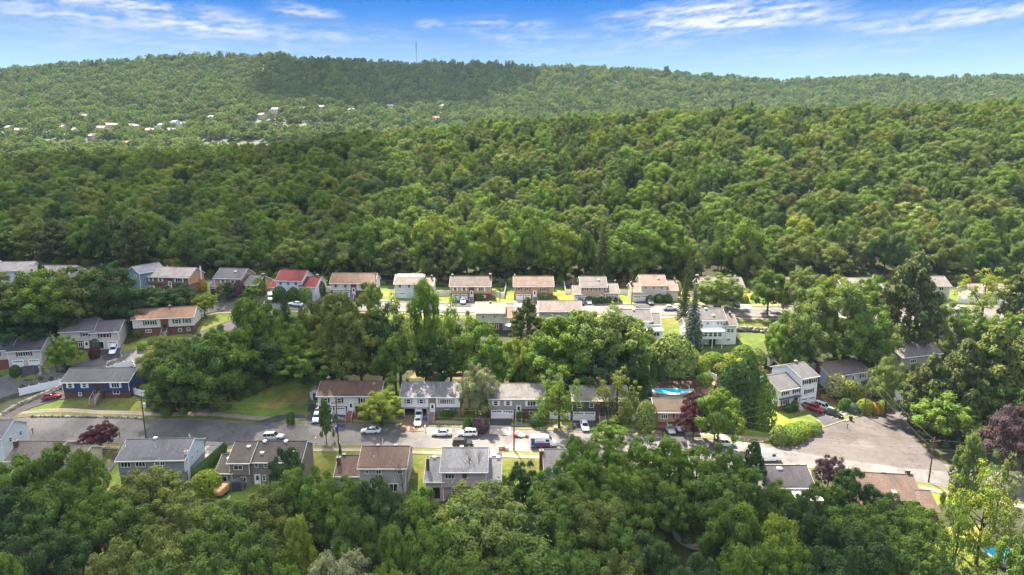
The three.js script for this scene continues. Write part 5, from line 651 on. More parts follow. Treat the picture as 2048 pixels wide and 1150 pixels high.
function shed(px, py, w, h, d, wall, roof, yaw, label, gambrel) {
  const at = ground(px, py), root = thing('garden_shed', label, 'shed', at, yaw); const p = gambrel ? [[-w / 2, h], [-w * 0.36, h * 1.42], [0, h * 1.66], [w * 0.36, h * 1.42], [w / 2, h]] : [[-w / 2, h], [0, h * 1.45], [w / 2, h]];
  const s = new THREE.Shape([[-w / 2, -0.4], ...p, [w / 2, -0.4]].map((q) => new THREE.Vector2(...q))), g = new THREE.ExtrudeGeometry(s, { depth: d, bevelEnabled: false }); g.translate(0, 0, -d); part('wall', boxUV(g), sideM(wall), root);
  const Q = []; for (let k = 1; k < p.length; k++) { const [x0, y0] = p[k - 1], [x1, y1] = p[k]; Q.push([[x0 * 1.06, y0 + 0.05, 0.15], [x1 * 1.06, y1 + 0.05, 0.15], [x1 * 1.06, y1 + 0.05, -d - 0.15], [x0 * 1.06, y0 + 0.05, -d - 0.15]], [[x0 * 1.06, y0 - 0.03, 0.15], [x1 * 1.06, y1 - 0.03, 0.15], [x1 * 1.06, y1 + 0.05, 0.15], [x0 * 1.06, y0 + 0.05, 0.15]]); }
  part('roof', quads(Q), roofM(roof), root); addDoor(root, 0, 0, 0.01, 0, 0.8, 1.7, '#3a3a3c', false); addWindow(root, w / 2 + 0.01, h * 0.6, -d / 2, Math.PI / 2, 0.6, 0.5);
}
shed(1530, 730, 2.4, 1.9, 3.6, '#eceef2', '#44434a', -0.75, 'small white barn shaped shed at the wood edge', true);
shed(631, 800, 2.6, 2.1, 2.6, '#c3d3dc', '#8a6a58', 0.2, 'pale blue shed beside the rust roofed house', false);
{ // things in the yard of the taupe split level
  const at = ground(448, 985), root = thing('covered_boat', 'boat under an orange tan cover in the taupe house yard', 'boat', at, 1.4); part('cover', loft([[-2.4, 0.5, 1.2, 0.6], [-2.0, 0.45, 1.7, 1.0, 0.7], [0, 0.4, 1.9, 1.1, 0.75], [1.5, 0.45, 1.7, 0.95, 0.6], [2.4, 0.6, 1.2, 0.4]]), M('#c9a077', { map: T.rough }), root); for (const s of [-1, 1]) part('wheel', (() => { const g = new THREE.CylinderGeometry(0.3, 0.3, 0.2, 12); g.rotateX(Math.PI / 2); g.translate(-0.6, 0.3, s * 0.8); return boxUV(g); })(), M('#222'), root); part('hitch', bar(V(2.2, 0.5, 0), V(3.4, 0.4, 0), 0.06), STEEL, root);
  const b = ground(474, 983), tent = thing('shelter_tent', 'grey arched storage tent next to the covered boat', 'tent', b, 0.15), s = new THREE.Shape(); s.absarc(0, 1.0, 1.35, 0, Math.PI); s.lineTo(-1.35, -0.3); s.lineTo(1.35, -0.3); const g = new THREE.ExtrudeGeometry(s, { depth: 4.4, bevelEnabled: false, curveSegments: 14 }); g.translate(0, 0, -4.4); part('canopy', boxUV(g), M('#6f7278', { map: T.rough }), tent); part('door_flap', box(-0.9, 0.9, -0.2, 1.9, 0.001, 0.05), M('#3a3d42'), tent);
}
// utility poles
const poleTops = [];
function pole(px, top, base, label, tr = false, arm = true) {
  const g = ground(px, base), d = ray(px, top), h = EYE + d[1] * (g.z / d[2]) - g.y, root = thing('utility_pole', label, 'pole', g, 0.1); part('pole', cyl(0.17, 0.11, h + 0.8, 9, 0, -0.8, 0), WOODPOLE, root);
  if (arm) part('crossarm', box(-1.1, 1.1, h - 0.75, h - 0.6, 0.1, 0.22), WOODPOLE, root); for (const x of [-0.95, 0, 0.95]) part('insulator', cyl(0.05, 0.07, 0.2, 7, x, x ? h - 0.6 : h, x ? 0.16 : 0), M('#7b8187', { roughness: 0.3 }), root);
  if (tr) part('transformer', merge([cyl(0.3, 0.3, 0.95, 12, 0.5, h - 2.4, 0), cyl(0.05, 0.05, 0.25, 6, 0.5, h - 1.45, 0)]), M('#c3c7c9', { roughness: 0.45 }), root);
  const p = V(g.x, g.y + h - 0.4, g.z); poleTops.push(p); return p;
}
const P1 = pole(292, 795, 876, 'utility pole at the kerb beside the blue grey house', true), P2 = pole(677, 800, 888, 'utility pole next to the ivy covered street tree'), P3 = pole(1028, 818, 901, 'utility pole at the near kerb behind the pink house drive'), P4 = pole(1427, 832, 900, 'utility pole among the street trees near the junction'), P5 = pole(1857, 876, 965, 'utility pole on the grass by the broad brown roof'), P6 = pole(1728, 742, 832, 'utility pole at the kerb of the side road'), P7 = pole(113, 664, 744, 'utility pole with a can transformer on the branch road', true), P8 = pole(1000, 556, 612, 'utility pole on the upper street right of the tan house'), P9 = pole(1263, 557, 608, 'utility pole on the upper street between the split levels'), P10 = pole(753, 545, 600, 'utility pole on the upper street behind the round maple');
function wire(a, b, dy, label) { const m = a.clone().lerp(b, 0.5); m.y -= a.distanceTo(b) * 0.025; const c = new THREE.QuadraticBezierCurve3(a.clone().add(V(0, dy, 0)), m.add(V(0, dy - 0.3, 0)), b.clone().add(V(0, dy, 0))); single('power_line', label, 'cable', boxUV(new THREE.TubeGeometry(c, 14, 0.022, 4)), M('#5a5a5c'), null, 0, 'overhead street cables'); }
for (const [a, b] of [[P1, P2], [P2, P3], [P3, P4], [P4, P5], [P5, V(P5.x + 62, P5.y, P5.z + 6)], [P1, V(P1.x - 60, P1.y, P1.z)], [P10, P8], [P8, P9], [P4, P6], [P6, P5]]) for (const dy of [0, -1.9]) wire(a, b, dy, 'thin cable slung between the utility poles');
function mailbox(px, py, c, label) { const at = ground(px, py), o = thing('mailbox', label, 'mailbox', at); o.position.y += 0.1; part('post', box(-0.06, 0.06, -0.4, 1.05, -0.06, 0.06), M(c === '#222' ? '#333' : '#e6e4e0'), o); const g = new THREE.CapsuleGeometry(0.14, 0.35, 3, 8); g.rotateX(Math.PI / 2); g.translate(0, 1.2, 0.1); part('box', boxUV(g), M(c, { roughness: 0.5 }), o); part('flag', box(0.14, 0.17, 1.2, 1.45, 0.1, 0.16), M('#a22'), o); }
for (const [x, y, c, l] of [[66, 868, '#222', 'black mailbox at the near kerb left of the purple maple'], [240, 876, '#222', 'black mailbox just right of the purple maple'], [380, 879, '#ddd', 'white topped mailbox behind the blue grey house ridge'], [632, 886, '#ddd', 'white mailbox left of the ivy covered street tree'], [612, 853, '#7a6a3a', 'brass coloured mailbox by the curved drive'], [850, 862, '#eee', 'white mailbox beside the reddish paver drive'], [766, 890, '#a87848', 'tan mailbox behind the rust brown roof'], [1694, 858, '#222', 'dark mailbox on the side road verge'], [947, 894, '#ddd', 'white mailbox beside the black sport utility car']]) mailbox(x, y, c, l);
function bin(px, py, c, label) { const at = ground(px, py), o = thing('wheeled_bin', label, 'bin', at, 0.2); o.position.y += 0.12; part('body', frustum([-0.26, 0.26, 0.26], [-0.33, 0.33, 0.33], -0.1, 1.0), M(c, { roughness: 0.5 }), o); const g = rbox(0.74, 0.1, 0.74); g.translate(0, 1.04, 0); part('lid', g, M(c, { roughness: 0.45 }), o); }
for (const [x, y, c, l] of [[673, 862, '#1f4fa5', 'blue bin by the utility pole'], [853, 842, '#2356a8', 'blue bin beside the paver drive steps'], [1701, 842, '#222428', 'black bin on the side road pavement'], [1026, 838, '#d8d9db', 'pale bin against the sage house garage'], [688, 826, '#2f5fa0', 'blue bin beside the rust roofed house steps']]) bin(x, y, c, l);
{ // hydrants, rubbish, tarp
  const hy = (px, py, label) => { const at = ground(px, py), o = thing('fire_hydrant', label, 'hydrant', at); o.position.y += 0.1; part('barrel', merge([cyl(0.13, 0.13, 0.6, 9), cyl(0.18, 0.18, 0.07, 9, 0, 0, 0)]), M('#8a3a2a'), o); part('cap', new THREE.SphereGeometry(0.14, 9, 6).translate(0, 0.62, 0), M('#8a3a2a'), o); for (const s of [-1, 1]) part('nozzle', bar(V(0, 0.42, 0), V(s * 0.22, 0.42, 0), 0.06), M('#8a3a2a'), o); };
  hy(1933, 972, 'dark red fire hydrant at the near kerb by the brown roof'); hy(670, 889, 'fire hydrant at the foot of the street tree');
  const bag = (px, py, c, s, label, k) => { const g = new THREE.IcosahedronGeometry(0.5, 2), a = g.attributes.position; for (let i = 0; i < a.count; i++) { const f = 0.75 + 0.5 * vnoise(a.getX(i) * 3 + k, a.getY(i) * 4 + a.getZ(i) * 3 + k); a.setXYZ(i, a.getX(i) * f, a.getY(i) * f * 0.8 + 0.3, a.getZ(i) * f); } g.computeVertexNormals(); const o = single('rubbish_bag', label, 'bag', boxUV(g), M(c, { roughness: 0.6 }), ground(px, py), k, 'kerbside rubbish pile'); o.scale.setScalar(s); };
  [[1031, 873, '#b8423c', 1.3], [1036, 872, '#e6e2de', 1.5], [1041, 874, '#d8cfc8', 1.2], [1047, 873, '#e8e6e2', 1.1], [1054, 874, '#8a4a3a', 0.9]].forEach(([x, y, c, s], k) => bag(x, y, c, s, 'bag in the kerbside rubbish pile below the sage house', k));
  [[1002, 899, '#c9a08a', 1.2], [1008, 899, '#b5705a', 1.2], [1013, 900, '#d6cdc4', 1.0]].forEach(([x, y, c, s], k) => { const at = ground(x, y), g = rbox(0.9, 0.7, 0.7, 0.06); g.translate(0, 0.35, 0); const o = single('cardboard_box', 'box left on the near verge by the white car drive', 'box', g, M(c), at, k, 'boxes on the verge'); o.position.y += 0.1; o.scale.setScalar(s); });
  [[10, 850, '#ddd8d0', 1.2], [18, 852, '#8a5a44', 1.1], [24, 852, '#e0c8a0', 1.1]].forEach(([x, y, c, s], k) => bag(x, y, c, s, 'bag left at the mouth of the curved drive', k + 9));
  const t = ground(1471, 600), gg = new THREE.PlaneGeometry(3.4, 3.4, 10, 10); gg.rotateX(-Math.PI / 2); const a = gg.attributes.position; for (let i = 0; i < a.count; i++) a.setY(i, 1.0 + 0.9 * fbm(a.getX(i) * 0.9 + 4, a.getZ(i) * 0.9, 3) - 0.35 * (Math.abs(a.getX(i)) > 1.5 || Math.abs(a.getZ(i)) > 1.5 ? 2.4 : 0)); gg.computeVertexNormals(); single('tarpaulin', 'bright blue tarpaulin heap by the slate blue house', 'tarpaulin', boxUV(gg), M('#1f5fd0', { roughness: 0.4 }), t);
}
// solar panels, mast
{ const at = ground(828, 597), w = 76 * mpp(at); for (let k = 0; k < 5; k++) { const o = single('solar_panel', 'pale solar panel in the row along the white house ridge', 'solar panel', rbox(w * 0.128, 0.06, 1.5, 0.01), M('#e3e6ea', { roughness: 0.25 }), V(at.x - w * 0.5 + w * (0.075 + 0.135 * k) + w * 0.03, at.y + 5.3 + 2.4 - 0.22, at.z - 4.3 + 0.98), 0, 'solar panels on the white house'); o.rotation.x = Math.atan2(2.4, 4.3); } }
{ const x = (838 - 1024) / F * RR * 0.98, z = -RR, y = hAt(x, z), root = thing('radio_mast', 'slender lattice radio mast rising above the far ridge', 'mast', V(x, y, z)), H = 47, l = []; for (let k = 0; k < 3; k++) { const a = k * 2.094, p = (h) => V(Math.cos(a) * lerp(1.3, 0.5, h), h * H, Math.sin(a) * lerp(1.3, 0.5, h)); l.push(bar(p(-0.05), p(1), 0.13, 0.10, 4)); for (let q = 0; q < 14; q++) { const b = (k + 1) * 2.094, h0 = q / 14, h1 = (q + 1) / 14; l.push(bar(p(h0), V(Math.cos(b) * lerp(1.3, 0.5, h1), h1 * H, Math.sin(b) * lerp(1.3, 0.5, h1)), 0.06, 0.06, 3)); } } part('lattice', merge(l), M('#4a5058'), root); for (const h of [0.68, 0.82, 0.9]) part('antenna_ring', cyl(1.2, 1.2, 1.2, 10, 0, h * H, 0), M('#3c434c'), root); part('tip', cyl(0.2, 0.08, 5, 6, 0, H, 0), M('#4a5058'), root); }
{ // garden furniture
  const at = ground(1020, 664), o = thing('patio_umbrella', 'white patio umbrella open behind the cream house', 'umbrella', at); part('pole', cyl(0.03, 0.03, 2.6, 6), STEEL, o); part('canopy', new THREE.ConeGeometry(1.7, 0.7, 8).translate(0, 2.6, 0), M('#f1efe9'), o); part('base', cyl(0.3, 0.3, 0.1, 10), DARK, o);
  const tr = (px, py, label) => { const p = ground(px, py), t = thing('trampoline', label, 'trampoline', p); part('mat', cyl(1.9, 1.9, 0.05, 20, 0, 0.8, 0), M('#17181b'), t); part('rim', boxUV(new THREE.TorusGeometry(2.0, 0.14, 6, 24).rotateX(Math.PI / 2).translate(0, 0.83, 0)), M('#2c4a86'), t); for (let k = 0; k < 6; k++) part('leg', bar(V(Math.cos(k * 1.047) * 2, -0.4, Math.sin(k * 1.047) * 2), V(Math.cos(k * 1.047) * 2, 2.4, Math.sin(k * 1.047) * 2), 0.035), STEEL, t); };
  tr(1141, 574, 'netless trampoline behind the fence left of the beige split level');
  const bench = (px, py, yaw, label) => { const p = ground(px, py), t = thing('picnic_table', label, 'table', p, yaw); for (let k = 0; k < 4; k++) part('top_plank', box(-0.9, 0.9, 0.72, 0.77, -0.4 + k * 0.2, -0.22 + k * 0.2), M('#9a7a5a'), t); for (const s of [-1, 1]) { part('seat', box(-0.9, 0.9, 0.42, 0.47, s * 0.75 - 0.13, s * 0.75 + 0.13), M('#9a7a5a'), t); part('leg', merge([bar(V(s * 0.7, -0.1, -0.7), V(s * 0.7, 0.72, -0.15), 0.05), bar(V(s * 0.7, -0.1, 0.7), V(s * 0.7, 0.72, 0.15), 0.05)]), M('#8a6a4c'), t); } };
  bench(915, 1005, 0.2, 'wooden picnic table behind the pink house'); bench(1500, 742, 0.5, 'wooden picnic table on the dry grass by the barn shaped shed');
}
// ---------------------------------------------------------------- planting
const FG = 'trees of the near woodland';
lowBelt([
  [60, 905, 1050, 112, 'oak', 'maple'], [128, 884, 1040, 118, 'oak', 'oak'], [182, 900, 1045, 84, 'oak', 'maple'], [28, 972, 1120, 130, 'oak', 'deep'], [118, 962, 1110, 126, 'spread', 'oak'], [200, 968, 1110, 96, 'oak', 'maple'],
  [310, 932, 1062, 142, 'spread', 'olive'], [262, 1000, 1150, 112, 'oak', 'oak'], [376, 990, 1140, 128, 'oak', 'olive'], [470, 1002, 1150, 132, 'spread', 'oak'], [545, 972, 1120, 124, 'oak', 'olive'], [592, 942, 1090, 108, 'tall', 'maple'], [640, 938, 1090, 108, 'oak', 'maple'], [694, 948, 1100, 110, 'oak', 'maple'],
  [604, 1032, 1210, 92, 'tall', 'lime'], [716, 1008, 1180, 104, 'oak', 'oak'], [748, 956, 1105, 104, 'oak', 'deep'], [800, 992, 1140, 88, 'oak', 'deep'], [790, 1056, 1230, 100, 'tall', 'maple'], [848, 976, 1130, 104, 'oak', 'maple'], [690, 1094, 1290, 160, 'spread', 'pale'], [786, 1122, 1310, 76, 'oak', 'lime'],
  [962, 968, 1140, 200, 'spread', 'ash'], [1006, 1024, 1220, 190, 'spread', 'ash'], [884, 1036, 1220, 124, 'oak', 'maple'], [1056, 1084, 1270, 168, 'oak', 'oak'], [930, 1096, 1290, 150, 'spread', 'oak'],
  [1045, 922, 1030, 78, 'oak', 'deep'], [1108, 938, 1080, 118, 'oak', 'oak'], [1172, 902, 1045, 96, 'oak', 'maple'], [1212, 876, 1012, 92, 'oak', 'maple'], [1150, 872, 1000, 82, 'oak', 'maple'], [1118, 1000, 1160, 132, 'oak', 'oak'], [1192, 990, 1160, 140, 'oak', 'olive'], [1142, 1092, 1270, 142, 'oak', 'oak'],
  [1282, 872, 1010, 96, 'oak', 'maple'], [1334, 876, 1020, 96, 'tall', 'maple'], [1388, 886, 1030, 94, 'oak', 'maple'], [1444, 884, 1020, 84, 'oak', 'oak'], [1502, 882, 1000, 58, 'tall', 'deep'], [1490, 930, 1070, 104, 'oak', 'oak'], [1424, 944, 1090, 116, 'oak', 'oak'], [1336, 966, 1080, 104, 'spread', 'oak'], [1292, 944, 1080, 114, 'oak', 'oak'], [1240, 930, 1070, 104, 'oak', 'maple'],
  [1252, 1030, 1200, 134, 'oak', 'oak'], [1296, 1066, 1250, 120, 'oak', 'deep'], [1446, 1000, 1160, 104, 'oak', 'oak'], [1478, 1008, 1180, 108, 'tall', 'maple'], [1545, 1036, 1210, 116, 'tall', 'lime'], [1592, 1000, 1140, 96, 'oak', 'deep'], [1560, 1070, 1260, 130, 'oak', 'maple'], [1650, 1030, 1180, 110, 'oak', 'deep'],
  [1692, 930, 1062, 86, 'oak', 'deep'], [1646, 962, 1090, 86, 'oak', 'oak'], [1702, 1008, 1160, 126, 'oak', 'oak'], [1772, 1002, 1150, 124, 'oak', 'oak'], [1826, 1006, 1140, 104, 'airy', 'maple'], [1716, 1062, 1250, 138, 'oak', 'deep'], [1800, 1066, 1240, 138, 'spread', 'oak'], [1752, 980, 1085, 84, 'oak', 'deep'], [1832, 1006, 1100, 74, 'oak', 'oak'], [1604, 972, 1085, 64, 'oak', 'oak'], [1548, 960, 1085, 70, 'oak', 'maple'], [1872, 1070, 1230, 70, 'airy', 'oak'],
  [1918, 868, 1060, 76, 'tall', 'ash'], [1952, 930, 1130, 128, 'airy', 'lime'], [1988, 905, 1060, 76, 'airy', 'ash'], [1904, 1000, 1160, 84, 'airy', 'maple'], [2032, 1000, 1180, 84, 'airy', 'pale'], [2020, 1060, 1250, 96, 'oak', 'maple'], [2060, 1090, 1300, 120, 'oak', 'oak'],
  [48, 1070, 1250, 142, 'oak', 'deep'], [134, 1056, 1230, 124, 'oak', 'deep'], [36, 1108, 1310, 110, 'tall', 'maple'], [246, 1080, 1260, 132, 'spread', 'olive'], [338, 1060, 1250, 146, 'oak', 'olive'], [430, 1056, 1250, 138, 'oak', 'oak'], [522, 1062, 1250, 134, 'oak', 'oak'], [580, 1118, 1310, 90, 'oak', 'maple'], [330, 1110, 1320, 130, 'spread', 'oak'], [1240, 1104, 1300, 130, 'oak', 'olive'], [1640, 1100, 1300, 130, 'oak', 'deep'], [1470, 1096, 1300, 120, 'tall', 'maple'], [1890, 1120, 1300, 90, 'airy', 'deep'], [440, 1112, 1320, 140, 'oak', 'oak'], [1050, 1030, 1190, 110, 'oak', 'deep'], [1392, 1112, 1310, 110, 'oak', 'deep'],
], 'tree in the near woodland below the back gardens', FG);
lowBelt([
  [340, 676, 812, 108, 'tall', 'olive'], [366, 690, 825, 124, 'oak', 'oak'], [424, 664, 825, 134, 'oak', 'oak'], [458, 650, 802, 112, 'oak', 'maple'], [504, 598, 764, 92, 'tall', 'maple'], [534, 590, 745, 88, 'oak', 'maple'], [538, 664, 774, 100, 'oak', 'deep'], [608, 690, 768, 116, 'spread', 'maple'], [590, 640, 745, 84, 'oak', 'maple'], [684, 584, 768, 112, 'tall', 'olive'], [724, 590, 776, 108, 'oak', 'olive'], [742, 560, 640, 50, 'oak', 'maple'], [768, 600, 770, 90, 'oak', 'deep'],
  [802, 588, 775, 112, 'airy', 'ash'], [852, 562, 765, 86, 'tall', 'maple'], [792, 660, 788, 92, 'oak', 'maple'], [902, 592, 775, 92, 'airy', 'maple'], [950, 628, 782, 112, 'oak', 'maple'], [880, 680, 782, 104, 'oak', 'deep'], [1006, 690, 785, 84, 'oak', 'maple'], [1132, 618, 775, 152, 'oak', 'maple'], [1206, 608, 775, 160, 'spread', 'ash'], [1252, 632, 775, 112, 'oak', 'maple'], [1092, 660, 785, 112, 'oak', 'maple'], [1184, 690, 795, 124, 'oak', 'deep'], [1040, 670, 785, 70, 'oak', 'lime'], [636, 594, 720, 74, 'oak', 'olive'], [1260, 700, 795, 70, 'oak', 'deep'],
], 'tree in the belt between the two house rows', 'trees of the middle belt');
lowBelt([
  [1600, 530, 640, 84, 'oak', 'ash'], [1650, 544, 645, 84, 'oak', 'lime'], [1618, 578, 725, 112, 'tall', 'ash'], [1684, 568, 735, 112, 'tall', 'ash'], [1716, 606, 745, 104, 'oak', 'maple'], [1590, 604, 745, 92, 'oak', 'ash'], [1738, 546, 655, 82, 'oak', 'maple'], [1752, 634, 745, 82, 'oak', 'ash'], [1572, 630, 745, 74, 'oak', 'maple'], [1872, 588, 700, 70, 'oak', 'ash'], [1930, 612, 700, 76, 'oak', 'maple'], [2012, 620, 720, 90, 'oak', 'maple'],
], 'tree in the clump right of the big white house', 'trees of the right clump');
lowBelt([
  [16, 540, 690, 134, 'spread', 'olive'], [98, 533, 672, 136, 'spread', 'maple'], [172, 528, 662, 120, 'oak', 'olive'], [234, 522, 655, 108, 'oak', 'deep'], [300, 572, 640, 84, 'oak', 'deep'], [352, 566, 628, 86, 'oak', 'deep'], [266, 596, 655, 74, 'oak', 'deep'], [56, 600, 700, 112, 'oak', 'deep'], [128, 590, 668, 100, 'oak', 'oak'],
], 'tree in the wood above the left bank houses', 'trees of the left bank wood');
lowBelt([
  [1850, 714, 865, 104, 'pine', 'pine'], [1910, 686, 875, 116, 'pine', 'pine'], [1964, 660, 872, 142, 'pine', 'olive'], [2014, 690, 872, 134, 'pine', 'pine'], [2050, 640, 860, 120, 'pine', 'pine'],
], 'tree in the group beside the side road', 'pines beside the side road');
lowBelt([[872, 420, 545, 96, 'dome', 'lime'], [980, 424, 548, 88, 'oak', 'lime'], [1050, 418, 550, 100, 'dome', 'maple'], [1124, 446, 556, 74, 'oak', 'lime'], [934, 446, 552, 72, 'dome', 'maple'], [1264, 440, 560, 112, 'oak', 'maple'], [1008, 456, 554, 76, 'oak', 'lime'], [760, 430, 545, 90, 'dome', 'maple'], [1330, 430, 556, 92, 'oak', 'maple'], [1480, 430, 556, 88, 'dome', 'maple'], [700, 440, 545, 80, 'oak', 'maple']], 'tree at the sunny foot of the wooded hill', 'sunny trees at the hill foot');
// trees with a place of their own
for (const a of [
  [202, 846, 905, 70, 'spread', 'plum', 'dark purple Japanese maple on the near kerb'], [1654, 906, 985, 58, 'spread', 'copper', 'coppery red maple beside the dark roofed house'], [2012, 806, 962, 118, 'oak', 'copper', 'large copper beech at the far right of the street', undefined, 'broadleaf_tree'], [1290, 656, 712, 36, 'spread', 'red', 'red Japanese maple by the flat roofed porch'], [1386, 790, 880, 62, 'oak', 'plum', 'deep purple plum tree over the tan house drive'],
  [1434, 772, 895, 96, 'oak', 'maple', 'green maple beside the purple plum tree'], [1118, 736, 856, 108, 'airy', 'maple', 'thin crowned maple between the sage house and the charcoal house'], [1232, 736, 852, 96, 'airy', 'olive', 'thin crowned tree with bare branch ends by the charcoal house'], [1216, 842, 905, 72, 'oak', 'maple', 'young maple on the lawn of the charcoal house'], [1768, 708, 834, 74, 'oak', 'ash', 'round headed street maple before the pale blue ranch'],
  [765, 782, 852, 92, 'spread', 'lime', 'bright yellow green garden tree between the rust roofed and white houses'], [955, 724, 838, 66, 'oak', 'pale', 'cream flowering tree beside the tall brick chimney'], [653, 800, 888, 34, 'tall', 'oak', 'ivy covered street tree by the near kerb'], [578, 888, 1015, 78, 'oak', 'deep', 'dark tree with a pale birch stem at the taupe split level'], [410, 584, 634, 52, 'spread', 'lime', 'small bright tree at the end of the upper street'],
  [1440, 546, 616, 88, 'oak', 'ash', 'flowering tree before the slate blue house'], [1534, 532, 630, 78, 'oak', 'oak', 'round dark maple beside the upper street'], [1962, 534, 640, 112, 'airy', 'lime', 'yellow green honey locust by the upper street'], [132, 668, 748, 66, 'spread', 'maple', 'spreading tree before the split level with the open garage bay'], [1812, 512, 712, 118, 'pine', 'pine', 'very large white pine rising above the upper row'], [2044, 528, 660, 96, 'pine', 'pine', 'white pine at the right end of the upper row'], [1054, 598, 695, 74, 'pine', 'pine', 'dark pine beside the cream house back'],
  [1384, 572, 698, 46, 'spruce', 'blue', 'blue grey spruce beside the big white house'], [1368, 556, 640, 34, 'spruce', 'spruce', 'taller slim spruce just behind the blue grey spruce'], [622, 794, 820, 18, 'spruce', 'blue', 'small blue spruce on the lawn by the pale blue shed'], [572, 576, 655, 30, 'spruce', 'deep', 'narrow dark conifer on the upper street'], [606, 610, 690, 44, 'spruce', 'spruce', 'conifer below the upper street bend'], [1204, 446, 560, 44, 'spruce', 'pine', 'tall grey green spruce behind the beige split level'], [1376, 505, 575, 30, 'spruce', 'olive', 'olive conifer behind the cream split level'], [670, 468, 560, 60, 'spruce', 'pine', 'dark spruce at the foot of the wood behind the brown roofed house'], [792, 480, 560, 70, 'pine', 'pine', 'layered pine at the wood edge behind the solar house'], [880, 470, 560, 70, 'pine', 'pine', 'layered pine at the wood edge behind the tan house with white shutters'],
  [92, 526, 600, 34, 'pine', 'deep', 'young dark pine before the long grey roof'], [1886, 780, 890, 134, 'spread', 'maple', 'low sweeping maple at the side road junction'], [1994, 742, 885, 124, 'spread', 'oak', 'wide dark maple under the side road pines'], [456, 562, 602, 44, 'oak', 'deep', 'dark round tree before the tan split level'], [504, 570, 602, 34, 'oak', 'maple', 'small green tree right of the tan split level'],
  [660, 1008, 1120, 70, 'bare', 'oak', 'dead bare tree with spreading pale limbs in the near woodland'], [772, 930, 1040, 44, 'bare', 'oak', 'dead grey trunk standing by the rust brown roof'], [812, 905, 1030, 76, 'bare', 'oak', 'pale leafless tree between the rust brown roof and the pink house'], [952, 880, 990, 90, 'bare', 'oak', 'thin leafless saplings against the pink house wall'], [1402, 458, 572, 60, 'bare', 'oak', 'leafless grey tree at the wood edge by the cream split level'], [1215, 730, 850, 100, 'bare', 'oak', 'leafless branches above the charcoal house roof'], [1372, 838, 900, 40, 'bare', 'oak', 'pale leaning dead stem beside the street at the plum tree'], [640, 560, 700, 60, 'bare', 'oak', 'leafless tree rising from the middle belt under the brown roofed house'],
]) tree(...a);
// shrubs and hedges
for (const [px, top, base, w, kind, leaf, label] of [
  [962, 832, 862, 34, 'shrub', 'copper', 'rounded reddish shrub beside the sage house drive'], [935, 830, 862, 22, 'cone', 'box', 'dark egg shaped conifer on the white house lawn'], [912, 792, 828, 20, 'cone', 'box', 'clipped conifer at the corner of the white house'], [926, 806, 830, 12, 'shrub', 'gold', 'orange shrub by the tall brick chimney'], [583, 824, 848, 16, 'column', 'box', 'dark upright bush on the island of the curved drive'], [681, 886, 918, 8, 'cone', 'box', 'pencil thin conifer behind the rust brown roof'], [403, 557, 580, 24, 'shrub', 'gold', 'golden yellow shrub beside the orange tan wall'], [190, 694, 716, 22, 'shrub', 'plum', 'purple shrub by the drive of the open garage house'], [192, 676, 700, 18, 'shrub', 'blue', 'grey green shrub above the purple shrub'], [32, 730, 752, 22, 'shrub', 'box', 'dark shrub beside the purple grey roofed house drive'], [1352, 560, 588, 22, 'shrub', 'cream', 'cream flowering bush before the cream split level'],
  [1345, 668, 745, 82, 'shrub', 'ash', 'large round bush below the red Japanese maple'], [1672, 748, 790, 46, 'shrub', 'cream', 'pale flowering bush between the white split level and the ranch'], [1700, 760, 800, 44, 'shrub', 'olive', 'olive bush before the pale blue ranch chimney'], [1632, 776, 800, 14, 'shrub', 'red', 'red leaved bush at the white split level corner'], [1756, 770, 795, 24, 'shrub', 'copper', 'coppery bush before the ranch steps'], [1706, 806, 826, 20, 'shrub', 'blue', 'silvery mounded plant in the ranch garden'], [1730, 798, 826, 30, 'shrub', 'lime', 'lime green mound in the ranch garden'], [1752, 806, 826, 26, 'shrub', 'gold', 'yellow mound in the ranch garden'],
  [1690, 796, 820, 26, 'shrub', 'box', 'dark bush at the head of the ranch garden'], [1770, 800, 820, 24, 'shrub', 'maple', 'green mound by the ranch drive'], [1790, 830, 900, 0, 'shrub', 'red', ''], [1822, 828, 850, 18, 'shrub', 'rust', 'orange leaved bush at the edge of the pine shade'], [420, 940, 985, 50, 'shrub', 'lime', 'yellow green thicket by the grass strip left of the taupe house'], [1046, 716, 770, 60, 'shrub', 'copper', 'purple leaved thicket behind the sage house'], [1150, 724, 775, 50, 'shrub', 'plum', 'dark purple thicket behind the charcoal house'], [862, 742, 768, 22, 'shrub', 'rust', 'rust coloured bush on the bare bank'],
  [848, 570, 600, 40, 'shrub', 'lime', 'light green bush before the solar house'], [480, 560, 600, 24, 'shrub', 'copper', 'mauve bush before the tan split level'], [1490, 590, 606, 14, 'shrub', 'lime', 'small light bush right of the slate blue house'], [1040, 822, 846, 16, 'shrub', 'box', 'dark bush by the sage house steps'], [1075, 826, 850, 34, 'shrub', 'box', 'dark foundation shrub under the sage house window'], [1250, 800, 850, 24, 'shrub', 'maple', 'green bush at the charcoal house corner'], [1290, 800, 860, 40, 'shrub', 'ash', 'loose green bush by the tan house'], [1560, 640, 700, 60, 'shrub', 'maple', 'tall bush on the slope beside the boulder wall'],
]) if (w) tree(px, top, base, w, kind, leaf, label);
const shrubs = (list, kind, label, group, name) => { for (const [px, top, base, w, leaf] of list) tree(px, top, base, w, kind, leaf, label, group, name); };
shrubs([[1402, 712, 742, 34, 'lime'], [1428, 704, 736, 40, 'maple'], [1456, 706, 738, 36, 'lime'], [1486, 690, 728, 44, 'maple'], [1512, 696, 726, 36, 'ash'], [1442, 724, 748, 32, 'olive'], [1480, 716, 745, 34, 'lime'], [1385, 700, 735, 34, 'lime'], [1410, 745, 770, 30, 'maple']], 'shrub', 'wild green shrub on the slope below the big white house', 'wild shrubs below the big white house');
